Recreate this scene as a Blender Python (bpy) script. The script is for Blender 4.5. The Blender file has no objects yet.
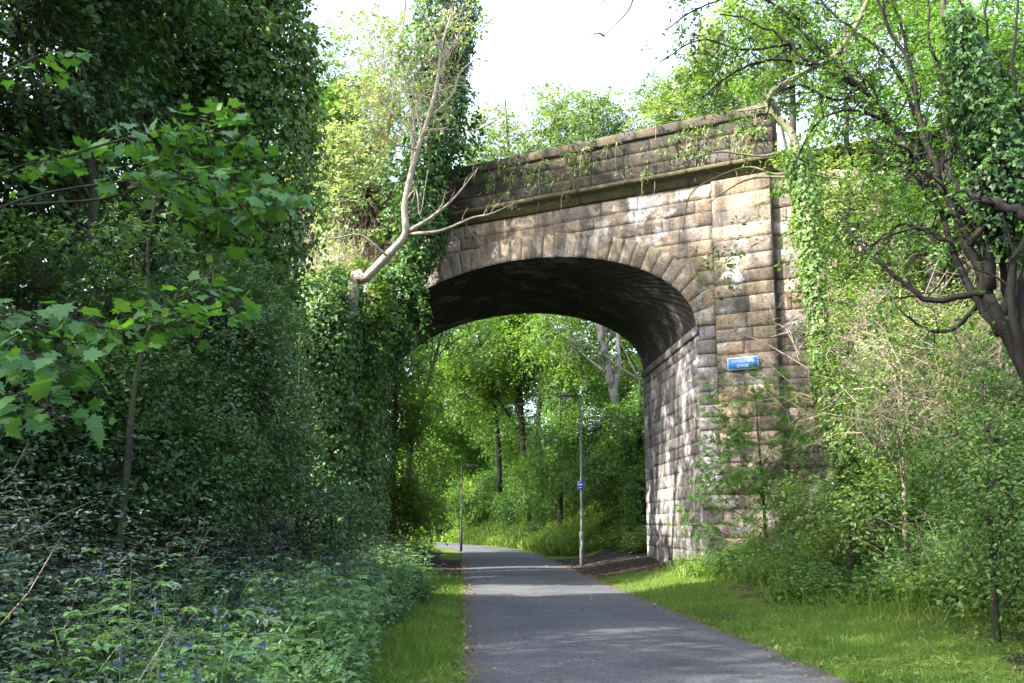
import bpy, math
import numpy as np
rng = np.random.default_rng(11)
scene = bpy.context.scene
COL = scene.collection

# ------------------------------------------------------------------ camera
FPX, CAMH = 995.0, 1.6
PITCH = math.atan(.1834); YAW = math.atan(.0503*math.cos(PITCH))
FW = np.array([math.sin(YAW)*math.cos(PITCH), math.cos(YAW)*math.cos(PITCH), math.sin(PITCH)])
RT = np.array([math.cos(YAW), -math.sin(YAW), 0.0]); UP = np.cross(RT, FW)
EYE = np.array([0, 0, CAMH])

def at(px, py, Y):
    """the point seen at a pixel of the photograph, Y metres down the path"""
    d = FW + RT*(px-512)/FPX + UP*(341.5-py)/FPX
    return EYE + d*Y/d[1]

def nz(v):
    return v/np.maximum(np.linalg.norm(v, axis=-1, keepdims=True), 1e-9)

# ------------------------------------------------------------------ noise
_K = rng.normal(size=(14, 3)); _K = nz(_K)*np.linspace(.7, 3.2, 14)[:, None]; _PH = rng.uniform(0, 6.28, 14)
def noise3(p, f=1.0):
    p = np.asarray(p, float)
    return (np.sin(p@(_K.T*f)+_PH)/np.linspace(1, 2.2, 14)).sum(-1)/4.2

# ------------------------------------------------------------------ geometry collector
class Geo:
    def __init__(s): s.V = []; s.F = []; s.R = []; s.n = 0
    def add(s, V, faces, rnd=None):
        V = np.asarray(V, float).reshape(-1, 3)
        for f in faces:
            f = np.asarray(f, np.int64)
            if len(f): s.F.append(f+s.n)
        s.V.append(V)
        s.R.append(np.full(len(V), .5) if rnd is None else np.broadcast_to(np.asarray(rnd, float), (len(V),)))
        s.n += len(V)
        return s
    def build(s, name, mat, parent=None, smooth=False):
        V = np.concatenate(s.V) if s.V else np.zeros((0, 3))
        if parent is not None: V = V-np.array(parent.location)
        me = bpy.data.meshes.new(name)
        me.vertices.add(len(V)); me.vertices.foreach_set('co', V.astype(np.float32).ravel())
        loops = np.concatenate([f.ravel() for f in s.F])
        cnt = np.concatenate([np.full(len(f), f.shape[1]) for f in s.F])
        start = np.concatenate([[0], np.cumsum(cnt)[:-1]])
        me.loops.add(len(loops)); me.loops.foreach_set('vertex_index', loops.astype(np.int32))
        me.polygons.add(len(cnt)); me.polygons.foreach_set('loop_start', start.astype(np.int32))
        if smooth: me.polygons.foreach_set('use_smooth', np.ones(len(cnt), bool))
        me.update(calc_edges=True)
        at_ = me.attributes.new('rnd', 'FLOAT', 'POINT')
        at_.data.foreach_set('value', np.concatenate(s.R).astype(np.float32))
        me.materials.append(mat)
        ob = bpy.data.objects.new(name, me); COL.objects.link(ob)
        if parent is not None: ob.parent = parent
        return ob

def tag(o, label=None, cat=None, group=None, kind=None):
    if label: o['label'] = label
    if cat: o['category'] = cat
    if group: o['group'] = group
    if kind: o['kind'] = kind
    return o

def thing(name, loc, label, cat, group=None):
    o = bpy.data.objects.new(name, None); COL.objects.link(o); o.empty_display_size = .3
    o.location = tuple(float(q) for q in loc)
    return tag(o, label, cat, group)

# ------------------------------------------------------------------ materials
def newmat(name):
    m = bpy.data.materials.new(name); m.use_nodes = True
    nt = m.node_tree; nt.nodes.clear()
    out = nt.nodes.new('ShaderNodeOutputMaterial')
    return m, nt, out
def N(nt, t, **kw):
    n = nt.nodes.new('ShaderNode'+t)
    for k, v in kw.items():
        if k[0] == '_': setattr(n, k[1:], v)
        else: n.inputs[k].default_value = v
    return n
def L(nt, a, b): nt.links.new(a, b)
def ramp(nt, fac, stops, interp='LINEAR'):
    r = nt.nodes.new('ShaderNodeValToRGB'); r.color_ramp.interpolation = interp
    e = r.color_ramp.elements
    while len(e) < len(stops): e.new(.5)
    for el, (p, c) in zip(e, stops):
        el.position = p; el.color = (*c, 1) if len(c) == 3 else c
    L(nt, fac, r.inputs['Fac']); return r
def mixc(nt, a, b, fac, mode='MIX'):
    m = nt.nodes.new('ShaderNodeMix'); m.data_type = 'RGBA'; m.blend_type = mode
    for sock, v in ((m.inputs[6], a), (m.inputs[7], b), (m.inputs[0], fac)):
        if isinstance(v, bpy.types.NodeSocket): L(nt, v, sock)
        elif isinstance(v, tuple): sock.default_value = (*v, 1)
        else: sock.default_value = v
    return m.outputs[2]
def math_(nt, op, a, b=0.0, c=None, clamp=False):
    m = nt.nodes.new('ShaderNodeMath'); m.operation = op; m.use_clamp = clamp
    for i, v in enumerate((a, b) if c is None else (a, b, c)):
        if isinstance(v, bpy.types.NodeSocket): L(nt, v, m.inputs[i])
        else: m.inputs[i].default_value = v
    return m.outputs[0]

def leafmat(name, stops, trans=.38, tcol=1.35, rough=.42, spec=.45):
    m, nt, out = newmat(name)
    a = N(nt, 'Attribute', _attribute_name='rnd')
    r = ramp(nt, a.outputs['Fac'], [(i/(len(stops)-1), c) for i, c in enumerate(stops)])
    p = N(nt, 'BsdfPrincipled', Roughness=rough); p.inputs['Specular IOR Level'].default_value = spec
    L(nt, r.outputs[0], p.inputs['Base Color'])
    t = N(nt, 'BsdfTranslucent')
    tc = mixc(nt, r.outputs[0], (tcol*1.1, tcol, .55), 1.0, 'MULTIPLY')
    L(nt, tc, t.inputs['Color'])
    mx = N(nt, 'MixShader', Fac=trans); L(nt, p.outputs[0], mx.inputs[1]); L(nt, t.outputs[0], mx.inputs[2])
    L(nt, mx.outputs[0], out.inputs[0])
    return m

def barkmat(name, c1, c2, moss=None, scale=6.0, rough=.9):
    m, nt, out = newmat(name)
    tc = N(nt, 'NewGeometry'); mp = N(nt, 'Mapping'); mp.inputs['Scale'].default_value = (1, 1, .3)
    L(nt, tc.outputs['Position'], mp.inputs[0])
    n = N(nt, 'TexNoise', Scale=scale*2, Detail=8, Roughness=.65); L(nt, mp.outputs[0], n.inputs[0])
    r = ramp(nt, n.outputs[0], [(.3, c1), (.7, c2)])
    col = r.outputs[0]
    if moss:
        n2 = N(nt, 'TexNoise', Scale=2.2, Detail=4); L(nt, tc.outputs['Position'], n2.inputs[0])
        k = ramp(nt, n2.outputs[0], [(.48, (0, 0, 0)), (.6, (1, 1, 1))])
        col = mixc(nt, col, moss, k.outputs[0])
    p = N(nt, 'BsdfPrincipled', Roughness=rough); p.inputs['Specular IOR Level'].default_value = .2
    L(nt, col, p.inputs['Base Color'])
    b = N(nt, 'Bump', Strength=.6, Distance=.03); L(nt, n.outputs[0], b.inputs['Height']); L(nt, b.outputs[0], p.inputs['Normal'])
    L(nt, p.outputs[0], out.inputs[0]); return m

def stonemat(name, base, white=.4, soot=.5, moss=.2, zsoot=None, scale=1.0):
    """sandstone: a tone per block, grain, lime bloom, soot streaks, moss where it faces up"""
    m, nt, out = newmat(name)
    g = N(nt, 'NewGeometry'); pos = g.outputs['Position']
    a = N(nt, 'Attribute', _attribute_name='rnd')
    r = ramp(nt, a.outputs['Fac'], [(i/(len(base)-1), c) for i, c in enumerate(base)])
    n1 = N(nt, 'TexNoise', Scale=1.1*scale, Detail=9, Roughness=.68); L(nt, pos, n1.inputs[0])
    n2 = N(nt, 'TexNoise', Scale=14*scale, Detail=6, Roughness=.7); L(nt, pos, n2.inputs[0])
    v = ramp(nt, n2.outputs[0], [(.28, (.3, .3, .31)), (.5, (.95, .94, .92)), (.74, (1.5, 1.43, 1.33))])
    col = mixc(nt, r.outputs[0], v.outputs[0], 1.0, 'MULTIPLY')
    # soot in vertical streaks
    mp = N(nt, 'Mapping'); mp.inputs['Scale'].default_value = (1.6, 1.6, .32); L(nt, pos, mp.inputs[0])
    n3 = N(nt, 'TexNoise', Scale=1.3, Detail=7, Roughness=.62); L(nt, mp.outputs[0], n3.inputs[0])
    k = ramp(nt, n3.outputs[0], [(.46, (0, 0, 0)), (.62, (1, 1, 1))])
    sf = math_(nt, 'MULTIPLY', k.outputs[0], soot)
    if zsoot:
        sep = N(nt, 'SeparateXYZ'); L(nt, pos, sep.inputs[0])
        mr = N(nt, 'MapRange'); mr.inputs[1].default_value = zsoot[0]; mr.inputs[2].default_value = zsoot[1]
        L(nt, sep.outputs[2], mr.inputs[0]); sf = math_(nt, 'ADD', sf, math_(nt, 'MULTIPLY', mr.outputs[0], zsoot[2]), clamp=True)
    col = mixc(nt, col, (.032, .03, .027), sf)
    # white lime bloom
    n4 = N(nt, 'TexNoise', Scale=.75, Detail=10, Roughness=.72); L(nt, pos, n4.inputs[0])
    k4 = ramp(nt, n4.outputs[0], [(.53, (0, 0, 0)), (.68, (1, 1, 1))])
    wf = math_(nt, 'MULTIPLY', k4.outputs[0], math_(nt, 'MULTIPLY', n2.outputs[0], white*1.9), clamp=True)
    col = mixc(nt, col, (.52, .50, .49), wf)
    # moss
    sepn = N(nt, 'SeparateXYZ'); L(nt, g.outputs['Normal'], sepn.inputs[0])
    mo = math_(nt, 'MULTIPLY', math_(nt, 'SUBTRACT', math_(nt, 'ABSOLUTE', sepn.outputs[2]), .35, clamp=True), 2.0*moss, clamp=True)
    k5 = ramp(nt, n1.outputs[0], [(.5, (0, 0, 0)), (.72, (1, 1, 1))])
    mo = math_(nt, 'ADD', mo, math_(nt, 'MULTIPLY', k5.outputs[0], moss), clamp=True)
    col = mixc(nt, col, (.075, .085, .028), mo)
    p = N(nt, 'BsdfPrincipled', Roughness=.92); p.inputs['Specular IOR Level'].default_value = .15
    L(nt, col, p.inputs['Base Color'])
    h = math_(nt, 'ADD', n2.outputs[0], math_(nt, 'MULTIPLY', n1.outputs[0], 1.5))
    b = N(nt, 'Bump', Strength=.75, Distance=.035); L(nt, h, b.inputs['Height']); L(nt, b.outputs[0], p.inputs['Normal'])
    L(nt, p.outputs[0], out.inputs[0]); return m

def plain(name, c, rough=.6, metal=0.0, spec=.4, vary=.0):
    m, nt, out = newmat(name)
    p = N(nt, 'BsdfPrincipled', Roughness=rough, Metallic=metal); p.inputs['Specular IOR Level'].default_value = spec
    if vary:
        g = N(nt, 'NewGeometry'); n = N(nt, 'TexNoise', Scale=9, Detail=7, Roughness=.7); L(nt, g.outputs['Position'], n.inputs[0])
        r = ramp(nt, n.outputs[0], [(.3, tuple(q*(1-vary) for q in c)), (.7, tuple(min(1, q*(1+vary)) for q in c))])
        L(nt, r.outputs[0], p.inputs['Base Color'])
    else: p.inputs['Base Color'].default_value = (*c, 1)
    L(nt, p.outputs[0], out.inputs[0]); return m

M = {}
M['ivy'] = leafmat('ivy_leaf', [(.018, .052, .015), (.038, .095, .024), (.07, .15, .036), (.11, .20, .046)], .25, 1.3, .46, .32)
M['ivy_light'] = leafmat('ivy_leaf_bright', [(.03, .075, .02), (.055, .12, .028), (.10, .18, .04), (.16, .24, .07)], .34, 1.4, .5, .3)  # lighter ivy green; on the ivy mound it paints in sunlit brightness
M['dark'] = leafmat('dark_leaf', [(.018, .046, .015), (.038, .088, .024), (.075, .145, .038)], .32, 1.3, .5, .3)
M['shrub'] = leafmat('hawthorn_leaf', [(.03, .075, .024), (.065, .14, .04), (.135, .215, .08)], .36, 1.3, .4, .5)
M['maple'] = leafmat('sycamore_leaf', [(.035, .11, .024), (.055, .155, .032), (.09, .20, .045)], .42, 1.5, .42, .4)
M['pale'] = leafmat('pale_leaf', [(.10, .19, .06), (.17, .27, .10), (.27, .36, .18), (.42, .46, .29)], .4, 1.2, .5, .3)
M['mid'] = leafmat('mid_green_leaf', [(.04, .10, .018), (.065, .15, .025), (.10, .20, .035)], .45, 1.5, .45, .35)
M['spring'] = leafmat('spring_leaf', [(.055, .13, .018), (.10, .195, .027), (.155, .25, .042)], .48, 1.4, .45, .35)
M['yellow'] = leafmat('yellow_green_leaf', [(.04, .095, .018), (.08, .16, .028), (.14, .225, .05), (.25, .30, .12)], .42, 1.3, .45, .35)
M['bramble'] = leafmat('bramble_leaf', [(.022, .04, .026), (.036, .062, .044), (.06, .09, .07), (.10, .125, .11)], .2, 1.1, .38, .55)
M['nettle'] = leafmat('nettle_leaf', [(.04, .095, .036), (.07, .155, .055), (.105, .205, .075), (.15, .25, .10)], .38, 1.3, .45, .4)
M['herb'] = leafmat('herb_leaf', [(.05, .11, .022), (.08, .16, .03), (.13, .22, .045), (.22, .30, .10)], .4, 1.3, .45, .35)
M['grass'] = leafmat('grass_blade', [(.055, .115, .018), (.09, .17, .026), (.14, .225, .038), (.24, .26, .075)], .38, 1.3, .5, .25)
M['litter'] = leafmat('dead_leaf', [(.10, .06, .03), (.16, .11, .05), (.24, .19, .10)], .15, 1.0, .7, .2)
M['bluebell'] = leafmat('bluebell_flower', [(.06, .05, .38), (.10, .09, .55)], .3, 1.0, .5, .2)
M['bark'] = barkmat('dark_bark', (.018, .015, .012), (.06, .05, .042), (.03, .045, .016))
M['bark_black'] = barkmat('backlit_black_bark', (.006, .0055, .005), (.024, .021, .018))  # near black: the backlit silhouette is put into the bark colour
M['bark_pale'] = barkmat('bleached_dead_wood', (.15, .12, .09), (.36, .31, .25))
M['bark_grey'] = barkmat('smooth_grey_bark', (.11, .105, .10), (.24, .22, .21), (.05, .075, .03))
M['bark_moss'] = barkmat('mossy_bark', (.06, .05, .035), (.15, .13, .09), (.08, .10, .03))
M['twig'] = barkmat('dry_twig', (.14, .10, .075), (.30, .24, .19))

SAND = [(.085, .068, .054), (.17, .135, .10), (.225, .17, .115), (.185, .158, .14), (.27, .21, .15), (.115, .10, .09), (.21, .17, .135), (.32, .275, .22)]
GREY = [(.11, .10, .096), (.17, .155, .145), (.21, .195, .185), (.15, .14, .138), (.25, .235, .225), (.13, .115, .105)]
M['sand'] = stonemat('weathered_sandstone', SAND, 1.05, .7, .08)
M['ring'] = stonemat('voussoir_sandstone', [(.13, .105, .08), (.18, .145, .105), (.165, .145, .125), (.22, .18, .125), (.10, .088, .075)], .5, .7, .1)
M['abut'] = stonemat('lime_streaked_stone', GREY, 1.5, .7, .05)
M['vault'] = stonemat('dark_vault_stone', [(.022, .020, .018), (.032, .029, .026), (.027, .025, .022)], .3, .5, .05)  # near-black base tone for the vault stones
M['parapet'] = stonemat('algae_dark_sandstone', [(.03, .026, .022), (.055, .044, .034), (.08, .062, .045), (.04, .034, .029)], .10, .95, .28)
M['cornice'] = stonemat('mossy_cornice_stone', [(.075, .065, .04), (.10, .082, .05)], .06, .6, .55)

# ground
def ground_mat():
    m, nt, out = newmat('earth_and_turf')
    g = N(nt, 'NewGeometry'); pos = g.outputs['Position']
    a = N(nt, 'Attribute', _attribute_name='rnd')
    n1 = N(nt, 'TexNoise', Scale=1.4, Detail=8, Roughness=.65); L(nt, pos, n1.inputs[0])
    n2 = N(nt, 'TexNoise', Scale=22, Detail=6, Roughness=.75); L(nt, pos, n2.inputs[0])
    turf = ramp(nt, n2.outputs[0], [(.3, (.05, .07, .016)), (.55, (.09, .135, .02)), (.75, (.16, .15, .05))])
    soil = ramp(nt, n2.outputs[0], [(.3, (.014, .011, .009)), (.55, (.038, .03, .024)), (.8, (.09, .07, .052))])
    f = math_(nt, 'ADD', a.outputs['Fac'], math_(nt, 'MULTIPLY', math_(nt, 'SUBTRACT', n1.outputs[0], .5), 1.5))
    k = ramp(nt, f, [(.42, (0, 0, 0)), (.58, (1, 1, 1))])
    col = mixc(nt, soil.outputs[0], turf.outputs[0], k.outputs[0])
    p = N(nt, 'BsdfPrincipled', Roughness=.95); p.inputs['Specular IOR Level'].default_value = .1
    L(nt, col, p.inputs['Base Color'])
    b = N(nt, 'Bump', Strength=.9, Distance=.06); L(nt, n2.outputs[0], b.inputs['Height']); L(nt, b.outputs[0], p.inputs['Normal'])
    L(nt, p.outputs[0], out.inputs[0]); return m
M['ground'] = ground_mat()

def asphalt_mat():
    m, nt, out = newmat('worn_asphalt')
    g = N(nt, 'NewGeometry'); pos = g.outputs['Position']
    n1 = N(nt, 'TexNoise', Scale=.55, Detail=9, Roughness=.62); L(nt, pos, n1.inputs[0])
    n2 = N(nt, 'TexNoise', Scale=55, Detail=5, Roughness=.8); L(nt, pos, n2.inputs[0])
    vo = N(nt, 'TexVoronoi', Scale=48); L(nt, pos, vo.inputs[0])
    base = ramp(nt, n1.outputs[0], [(.3, (.036, .037, .041)), (.5, (.058, .059, .064)), (.7, (.082, .081, .083))])
    sp = ramp(nt, n2.outputs[0], [(.3, (.3, .3, .3)), (.5, (1, 1, 1.02)), (.68, (2.2, 2.15, 2.1))])
    col = mixc(nt, base.outputs[0], sp.outputs[0], 1.0, 'MULTIPLY')
    ch = ramp(nt, vo.outputs['Color'], [(.0, (.45, .45, .45)), (1, (1.6, 1.6, 1.6))])
    col = mixc(nt, col, ch.outputs[0], 1.0, 'MULTIPLY')
    a = N(nt, 'Attribute', _attribute_name='rnd')     # dirt washed in along the edges
    f = math_(nt, 'ADD', a.outputs['Fac'], math_(nt, 'MULTIPLY', math_(nt, 'SUBTRACT', n1.outputs[0], .5), 1.2))
    k = ramp(nt, f, [(.55, (0, 0, 0)), (1.0, (1, 1, 1))])
    col = mixc(nt, col, (.07, .052, .038), math_(nt, 'MULTIPLY', k.outputs[0], .85))
    ve = N(nt, 'TexVoronoi', Scale=.55, _feature='DISTANCE_TO_EDGE'); wp = N(nt, 'TexNoise', Scale=2.5, Detail=6, Roughness=.7); L(nt, pos, wp.inputs[0])
    wv = N(nt, 'VectorMath', _operation='ADD'); L(nt, pos, wv.inputs[0]); L(nt, wp.outputs['Color'], wv.inputs[1]); L(nt, wv.outputs[0], ve.inputs[0])
    ck = ramp(nt, ve.outputs['Distance'], [(.0, (1, 1, 1)), (.012, (0, 0, 0))]); ck2 = ramp(nt, n1.outputs[0], [(.5, (0, 0, 0)), (.6, (1, 1, 1))])
    col = mixc(nt, col, (.02, .019, .018), math_(nt, 'MULTIPLY', math_(nt, 'MULTIPLY', ck.outputs[0], ck2.outputs[0]), .8))
    p = N(nt, 'BsdfPrincipled', Roughness=.82); p.inputs['Specular IOR Level'].default_value = .3
    L(nt, col, p.inputs['Base Color'])
    h = math_(nt, 'ADD', n2.outputs[0], vo.outputs['Distance'])
    b = N(nt, 'Bump', Strength=.6, Distance=.012); L(nt, h, b.inputs['Height']); L(nt, b.outputs[0], p.inputs['Normal'])
    L(nt, p.outputs[0], out.inputs[0]); return m
M['asphalt'] = asphalt_mat()

# ------------------------------------------------------------------ leaf templates (axis +y, normal +z)
def fan(ring, c):
    V = np.array([c]+ring, float); n = len(ring)
    return V, [np.array([(0, i+1, (i+1) % n+1) for i in range(n)])]
T = {}
T['rhomb'] = (np.array([(0, 0, 0), (-.27, .42, .07), (0, 1, -.08), (.27, .42, .07)], float), [np.array([(0, 2, 1), (0, 3, 2)])])
T['wide'] = (np.array([(0, 0, 0), (-.44, .30, .09), (0, 1, -.1), (.44, .30, .09)], float), [np.array([(0, 2, 1), (0, 3, 2)])])
T['narrow'] = (np.array([(0, 0, 0), (-.15, .4, .04), (0, 1, -.12), (.15, .4, .04)], float), [np.array([(0, 2, 1), (0, 3, 2)])])
T['ovate'] = (np.array([(0, 0, 0), (-.24, .2, .07), (-.27, .5, .05), (0, 1, -.2), (.27, .5, .05), (.24, .2, .07), (0, .22, 0), (0, .55, -.04)], float),
              [np.array([(0, 6, 1), (0, 5, 6), (7, 3, 2), (7, 4, 3)]), np.array([(1, 6, 7, 2), (6, 5, 4, 7)])])
T['ivy'] = fan([(0, .1, 0), (-.3, -.05, .03), (-.5, .3, .06), (-.26, .48, .05), (0, 1, -.08), (.26, .48, .05), (.5, .3, .06), (.3, -.05, .03)], (0, .3, 0))
_mp = [(0, 0), (-.12, -.06), (-.42, -.02), (-.34, .14), (-.62, .36), (-.43, .40), (-.47, .56), (-.27, .50), (-.2, .74), (-.1, .72), (0, 1)]
_mp = _mp+[(-x, y) for x, y in _mp[-2:0:-1]]
T['maple'] = fan([(x, y, .10*abs(x)*1.2-.16*max(0, y-.4)-.12*max(0, abs(x)-.3)) for x, y in _mp], (0, .3, .0))
def compound(n=3):
    V = []; Fc = []; k = 0
    v0, f0 = T['rhomb']
    items = [((0, .6, 0), 0, .42)]
    for i in range(n): 
        y = .12+.5*i/n
        items += [((0, y, 0), 65, .36), ((0, y, 0), -65, .36)]
    for (o, ang, s) in items:
        a = math.radians(ang); c, s_ = math.cos(a), math.sin(a)
        R = np.array([(c, -s_, 0), (s_, c, 0), (0, 0, 1)])
        V.append((v0*s)@R.T+np.array(o)-np.array((0, 0, .06))*abs(ang)/65); Fc.append(f0[0]+k); k += len(v0)
    return np.concatenate(V), [np.concatenate(Fc)]
T['pinnate'] = compound(3)
T['trifoil'] = compound(1)
T['blade'] = (np.array([(-.045, 0, 0), (.045, 0, 0), (.03, .55, .06), (-.03, .55, .06), (0, 1, .26)], float), [np.array([(0, 1, 2, 3)]), np.array([(3, 2, 4)])])
T['stem'] = (np.array([(-.008, 0, 0), (.008, 0, 0), (0, 1, .1)], float), [np.array([(0, 1, 2)])])
T['reed'] = (np.array([(-.014, 0, 0), (.014, 0, 0), (.010, .55, .08), (-.010, .55, .08), (0, 1, .34)], float), [np.array([(0, 1, 2, 3)]), np.array([(3, 2, 4)])])
T['tri'] = (np.array([(-.06, 0, 0), (.06, 0, 0), (0, 1, .1)], float), [np.array([(0, 1, 2)])])

def leaves(geo, tmpl, pos, axis, normal, size, rnd):
    """place a leaf template at every pos"""
    n = len(pos)
    if n == 0: return
    v, fs = T[tmpl]; k = len(v)
    y = nz(axis); z = nz(normal-(normal*y).sum(-1, keepdims=True)*y); x = np.cross(y, z)
    s = np.broadcast_to(np.asarray(size, float), (n,))[:, None, None]
    P = pos[:, None, :]+s*(v[None, :, 0:1]*x[:, None, :]+v[None, :, 1:2]*y[:, None, :]+v[None, :, 2:3]*z[:, None, :])
    off = (np.arange(n)*k)[:, None, None]
    geo.add(P.reshape(-1, 3), [(f[None]+off).reshape(-1, f.shape[1]) for f in fs], np.repeat(np.broadcast_to(np.clip(rnd, 0, 1), (n,)), k))

def jit(n, s): return rng.normal(size=(n, 3))*s
def size_(n, s, v=.28): return s*np.clip(rng.normal(1, v, n), .45, 1.7)
UPV = np.array([0, 0, 1.0])

def sprays(geo, tmpl, cen, outd, slen, nl, lsize, droop=.25, flat=.7, spread=.35, rbias=None):
    """leafy twigs: cen = twig foot, outd = its direction; nl leaves along each"""
    n = len(cen)
    if n == 0: return
    d = nz(outd+jit(n, .25)-np.array([0, 0, droop*.5]))
    lat = nz(np.cross(d, UPV)+1e-6)
    u = rng.uniform(.05, 1, (n, nl)); side = rng.choice([-1.0, 1.0], (n, nl))
    sl = (slen*rng.uniform(.6, 1.3, n))[:, None]
    p = cen[:, None]+d[:, None]*(u*sl)[..., None]+lat[:, None]*(side*rng.uniform(0, spread, (n, nl))*sl*(1.1-u*.6))[..., None]
    p[..., 2] += -droop*sl*u*u+rng.normal(0, .10, (n, nl))*sl
    p = p.reshape(-1, 3); m = len(p)
    ax = np.repeat(d, nl, 0)*.55+np.repeat(lat, nl, 0)*side.reshape(-1, 1)*.8+jit(m, .35)-np.array([0, 0, droop])
    no = UPV*flat+np.repeat(d, nl, 0)*.35+jit(m, .42)
    clump = np.repeat(rng.normal(0, .2, n)+(0 if rbias is None else rbias), nl)
    leaves(geo, tmpl, p, ax, no, size_(m, lsize, .36), .45+clump+rng.normal(0, .17, m))

# ------------------------------------------------------------------ tubes
def smooth_path(P, per=5):
    P = np.asarray(P, float)
    if len(P) < 3: 
        u = np.linspace(0, 1, per+1)[:, None]; return P[0]*(1-u)+P[-1]*u
    Q = np.vstack([2*P[0]-P[1], P, 2*P[-1]-P[-2]]); out = []
    for i in range(1, len(Q)-2):
        p0, p1, p2, p3 = Q[i-1:i+3]
        for u in np.linspace(0, 1, per, endpoint=False):
            out.append(.5*((2*p1)+(p2-p0)*u+(2*p0-5*p1+4*p2-p3)*u*u+(3*p1-p0-3*p2+p3)*u**3))
    out.append(P[-1]); return np.array(out)

def tube(geo, P, r0, r1, sides=6, rough=.0, rnd=.5, power=1.0):
    P = np.asarray(P, float); n = len(P)
    tg = nz(np.gradient(P, axis=0)); ref = np.array([.31, .95, .1])
    if abs((tg@ref)).max() > .97: ref = np.array([.9, .1, .4])
    a = nz(np.cross(tg, ref)); b = np.cross(tg, a)
    r = r0+(r1-r0)*np.linspace(0, 1, n)**power
    th = np.linspace(0, 2*np.pi, sides, endpoint=False)
    rr = r[:, None]*(1+rough*noise3(np.stack(np.broadcast_arrays(np.cos(th)[None]*1.5+P[:, :1], np.sin(th)[None]*1.5+P[:, 1:2], P[:, 2:]*2.5), -1), 1.5))
    V = P[:, None]+rr[..., None]*(np.cos(th)[None, :, None]*a[:, None]+np.sin(th)[None, :, None]*b[:, None])
    i, j = np.meshgrid(np.arange(n-1), np.arange(sides), indexing='ij'); j2 = (j+1) % sides
    F = np.stack([i*sides+j, i*sides+j2, (i+1)*sides+j2, (i+1)*sides+j], -1).reshape(-1, 4)
    geo.add(V.reshape(-1, 3), [F, np.array([list(range(sides))[::-1]]), np.array([[(n-1)*sides+q for q in range(sides)]])], rnd)

def twigs_to(geo, A, B, r=.012, sag=.1):
    """many thin bent twigs from A to B"""
    n = len(A)
    if n == 0: return
    u = np.linspace(0, 1, 4)[None, :, None]
    L_ = np.linalg.norm(B-A, axis=1)[:, None, None]
    bend = jit(n, .12)[:, None]*L_
    P = A[:, None]*(1-u)+B[:, None]*u+bend*(u*(1-u)*4)
    P[..., 2] += (sag*L_*u*(1-u)*2)[..., 0]
    d = nz(B-A); a = nz(np.cross(d, np.array([.3, .2, .93]))); b = np.cross(d, a)
    rr = (np.broadcast_to(np.asarray(r, float), (n,))[:, None]*np.array([1, .8, .55, .25])[None])
    V = []
    for q in range(3):
        t = q*2.094
        V.append(P+rr[..., None]*(math.cos(t)*a+math.sin(t)*b)[:, None])
    V = np.stack(V, 2)   # n,4,3,3
    base = (np.arange(n)*12)[:, None]
    F = np.array([(i*3+j, i*3+(j+1) % 3, (i+1)*3+(j+1) % 3, (i+1)*3+j) for i in range(3) for j in range(3)])
    geo.add(V.reshape(-1, 3), [(F[None]+base[..., None]).reshape(-1, 4)])

def branchlets(geo, P, r0, n, length, levels=2, up=.2, ends=None, grav=0.0, start=.25):
    """side shoots off a path, with their own side shoots"""
    P = np.asarray(P); m = len(P)
    for k in range(n):
        u = rng.uniform(start, 1); i = min(int(u*(m-1)), m-2); p = P[i]+(P[i+1]-P[i])*rng.random()
        tg = nz(P[i+1]-P[i]); d = nz(tg*.6+jit(1, .7)[0]+np.array([0, 0, up]))
        l = length*rng.uniform(.5, 1.2)*(1.15-.6*u)
        q = [p]; dd = d
        for s in range(4):
            dd = nz(dd+jit(1, .28)[0]+np.array([0, 0, up*.3-grav])); q.append(q[-1]+dd*l/4)
        q = np.array(q); r = r0*(1.1-.75*u)*.55
        tube(geo, smooth_path(q, 3), r, r*.25, 5 if levels > 1 else 4)
        if ends is not None: ends.append((q[-1], dd)); ends.append((q[2], dd))
        if levels > 1: branchlets(geo, q, r, max(2, n//3), length*.5, levels-1, up, ends, grav)

# ------------------------------------------------------------------ trees
def lobe_points(lobes, gap=.25, f=.9, shell=.5):
    """twig feet inside uneven lobes; returns centres, outward directions, lobe index"""
    C, D, I = [], [], []
    for li, (c, r, n) in enumerate(lobes):
        c = np.array(c, float); r = np.array(r, float)
        d = nz(rng.normal(size=(int(n*1.7), 3)))
        rad = rng.uniform(shell**3, 1, len(d))**(1/3)
        rad *= 1+.42*noise3(d*3.0+c*.37+li)        # knobbly outline
        p = c+d*rad[:, None]*r
        keep = noise3(p, f*3.2/max(.5, min(2.2, r.mean()))) > (-1+2*gap)*.55-.12
        p, d = p[keep][:n], d[keep][:n]
        C.append(p); D.append(nz(d/r*r.mean())); I.append(np.full(len(p), li))
    return np.concatenate(C), np.concatenate(D), np.concatenate(I)

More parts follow.
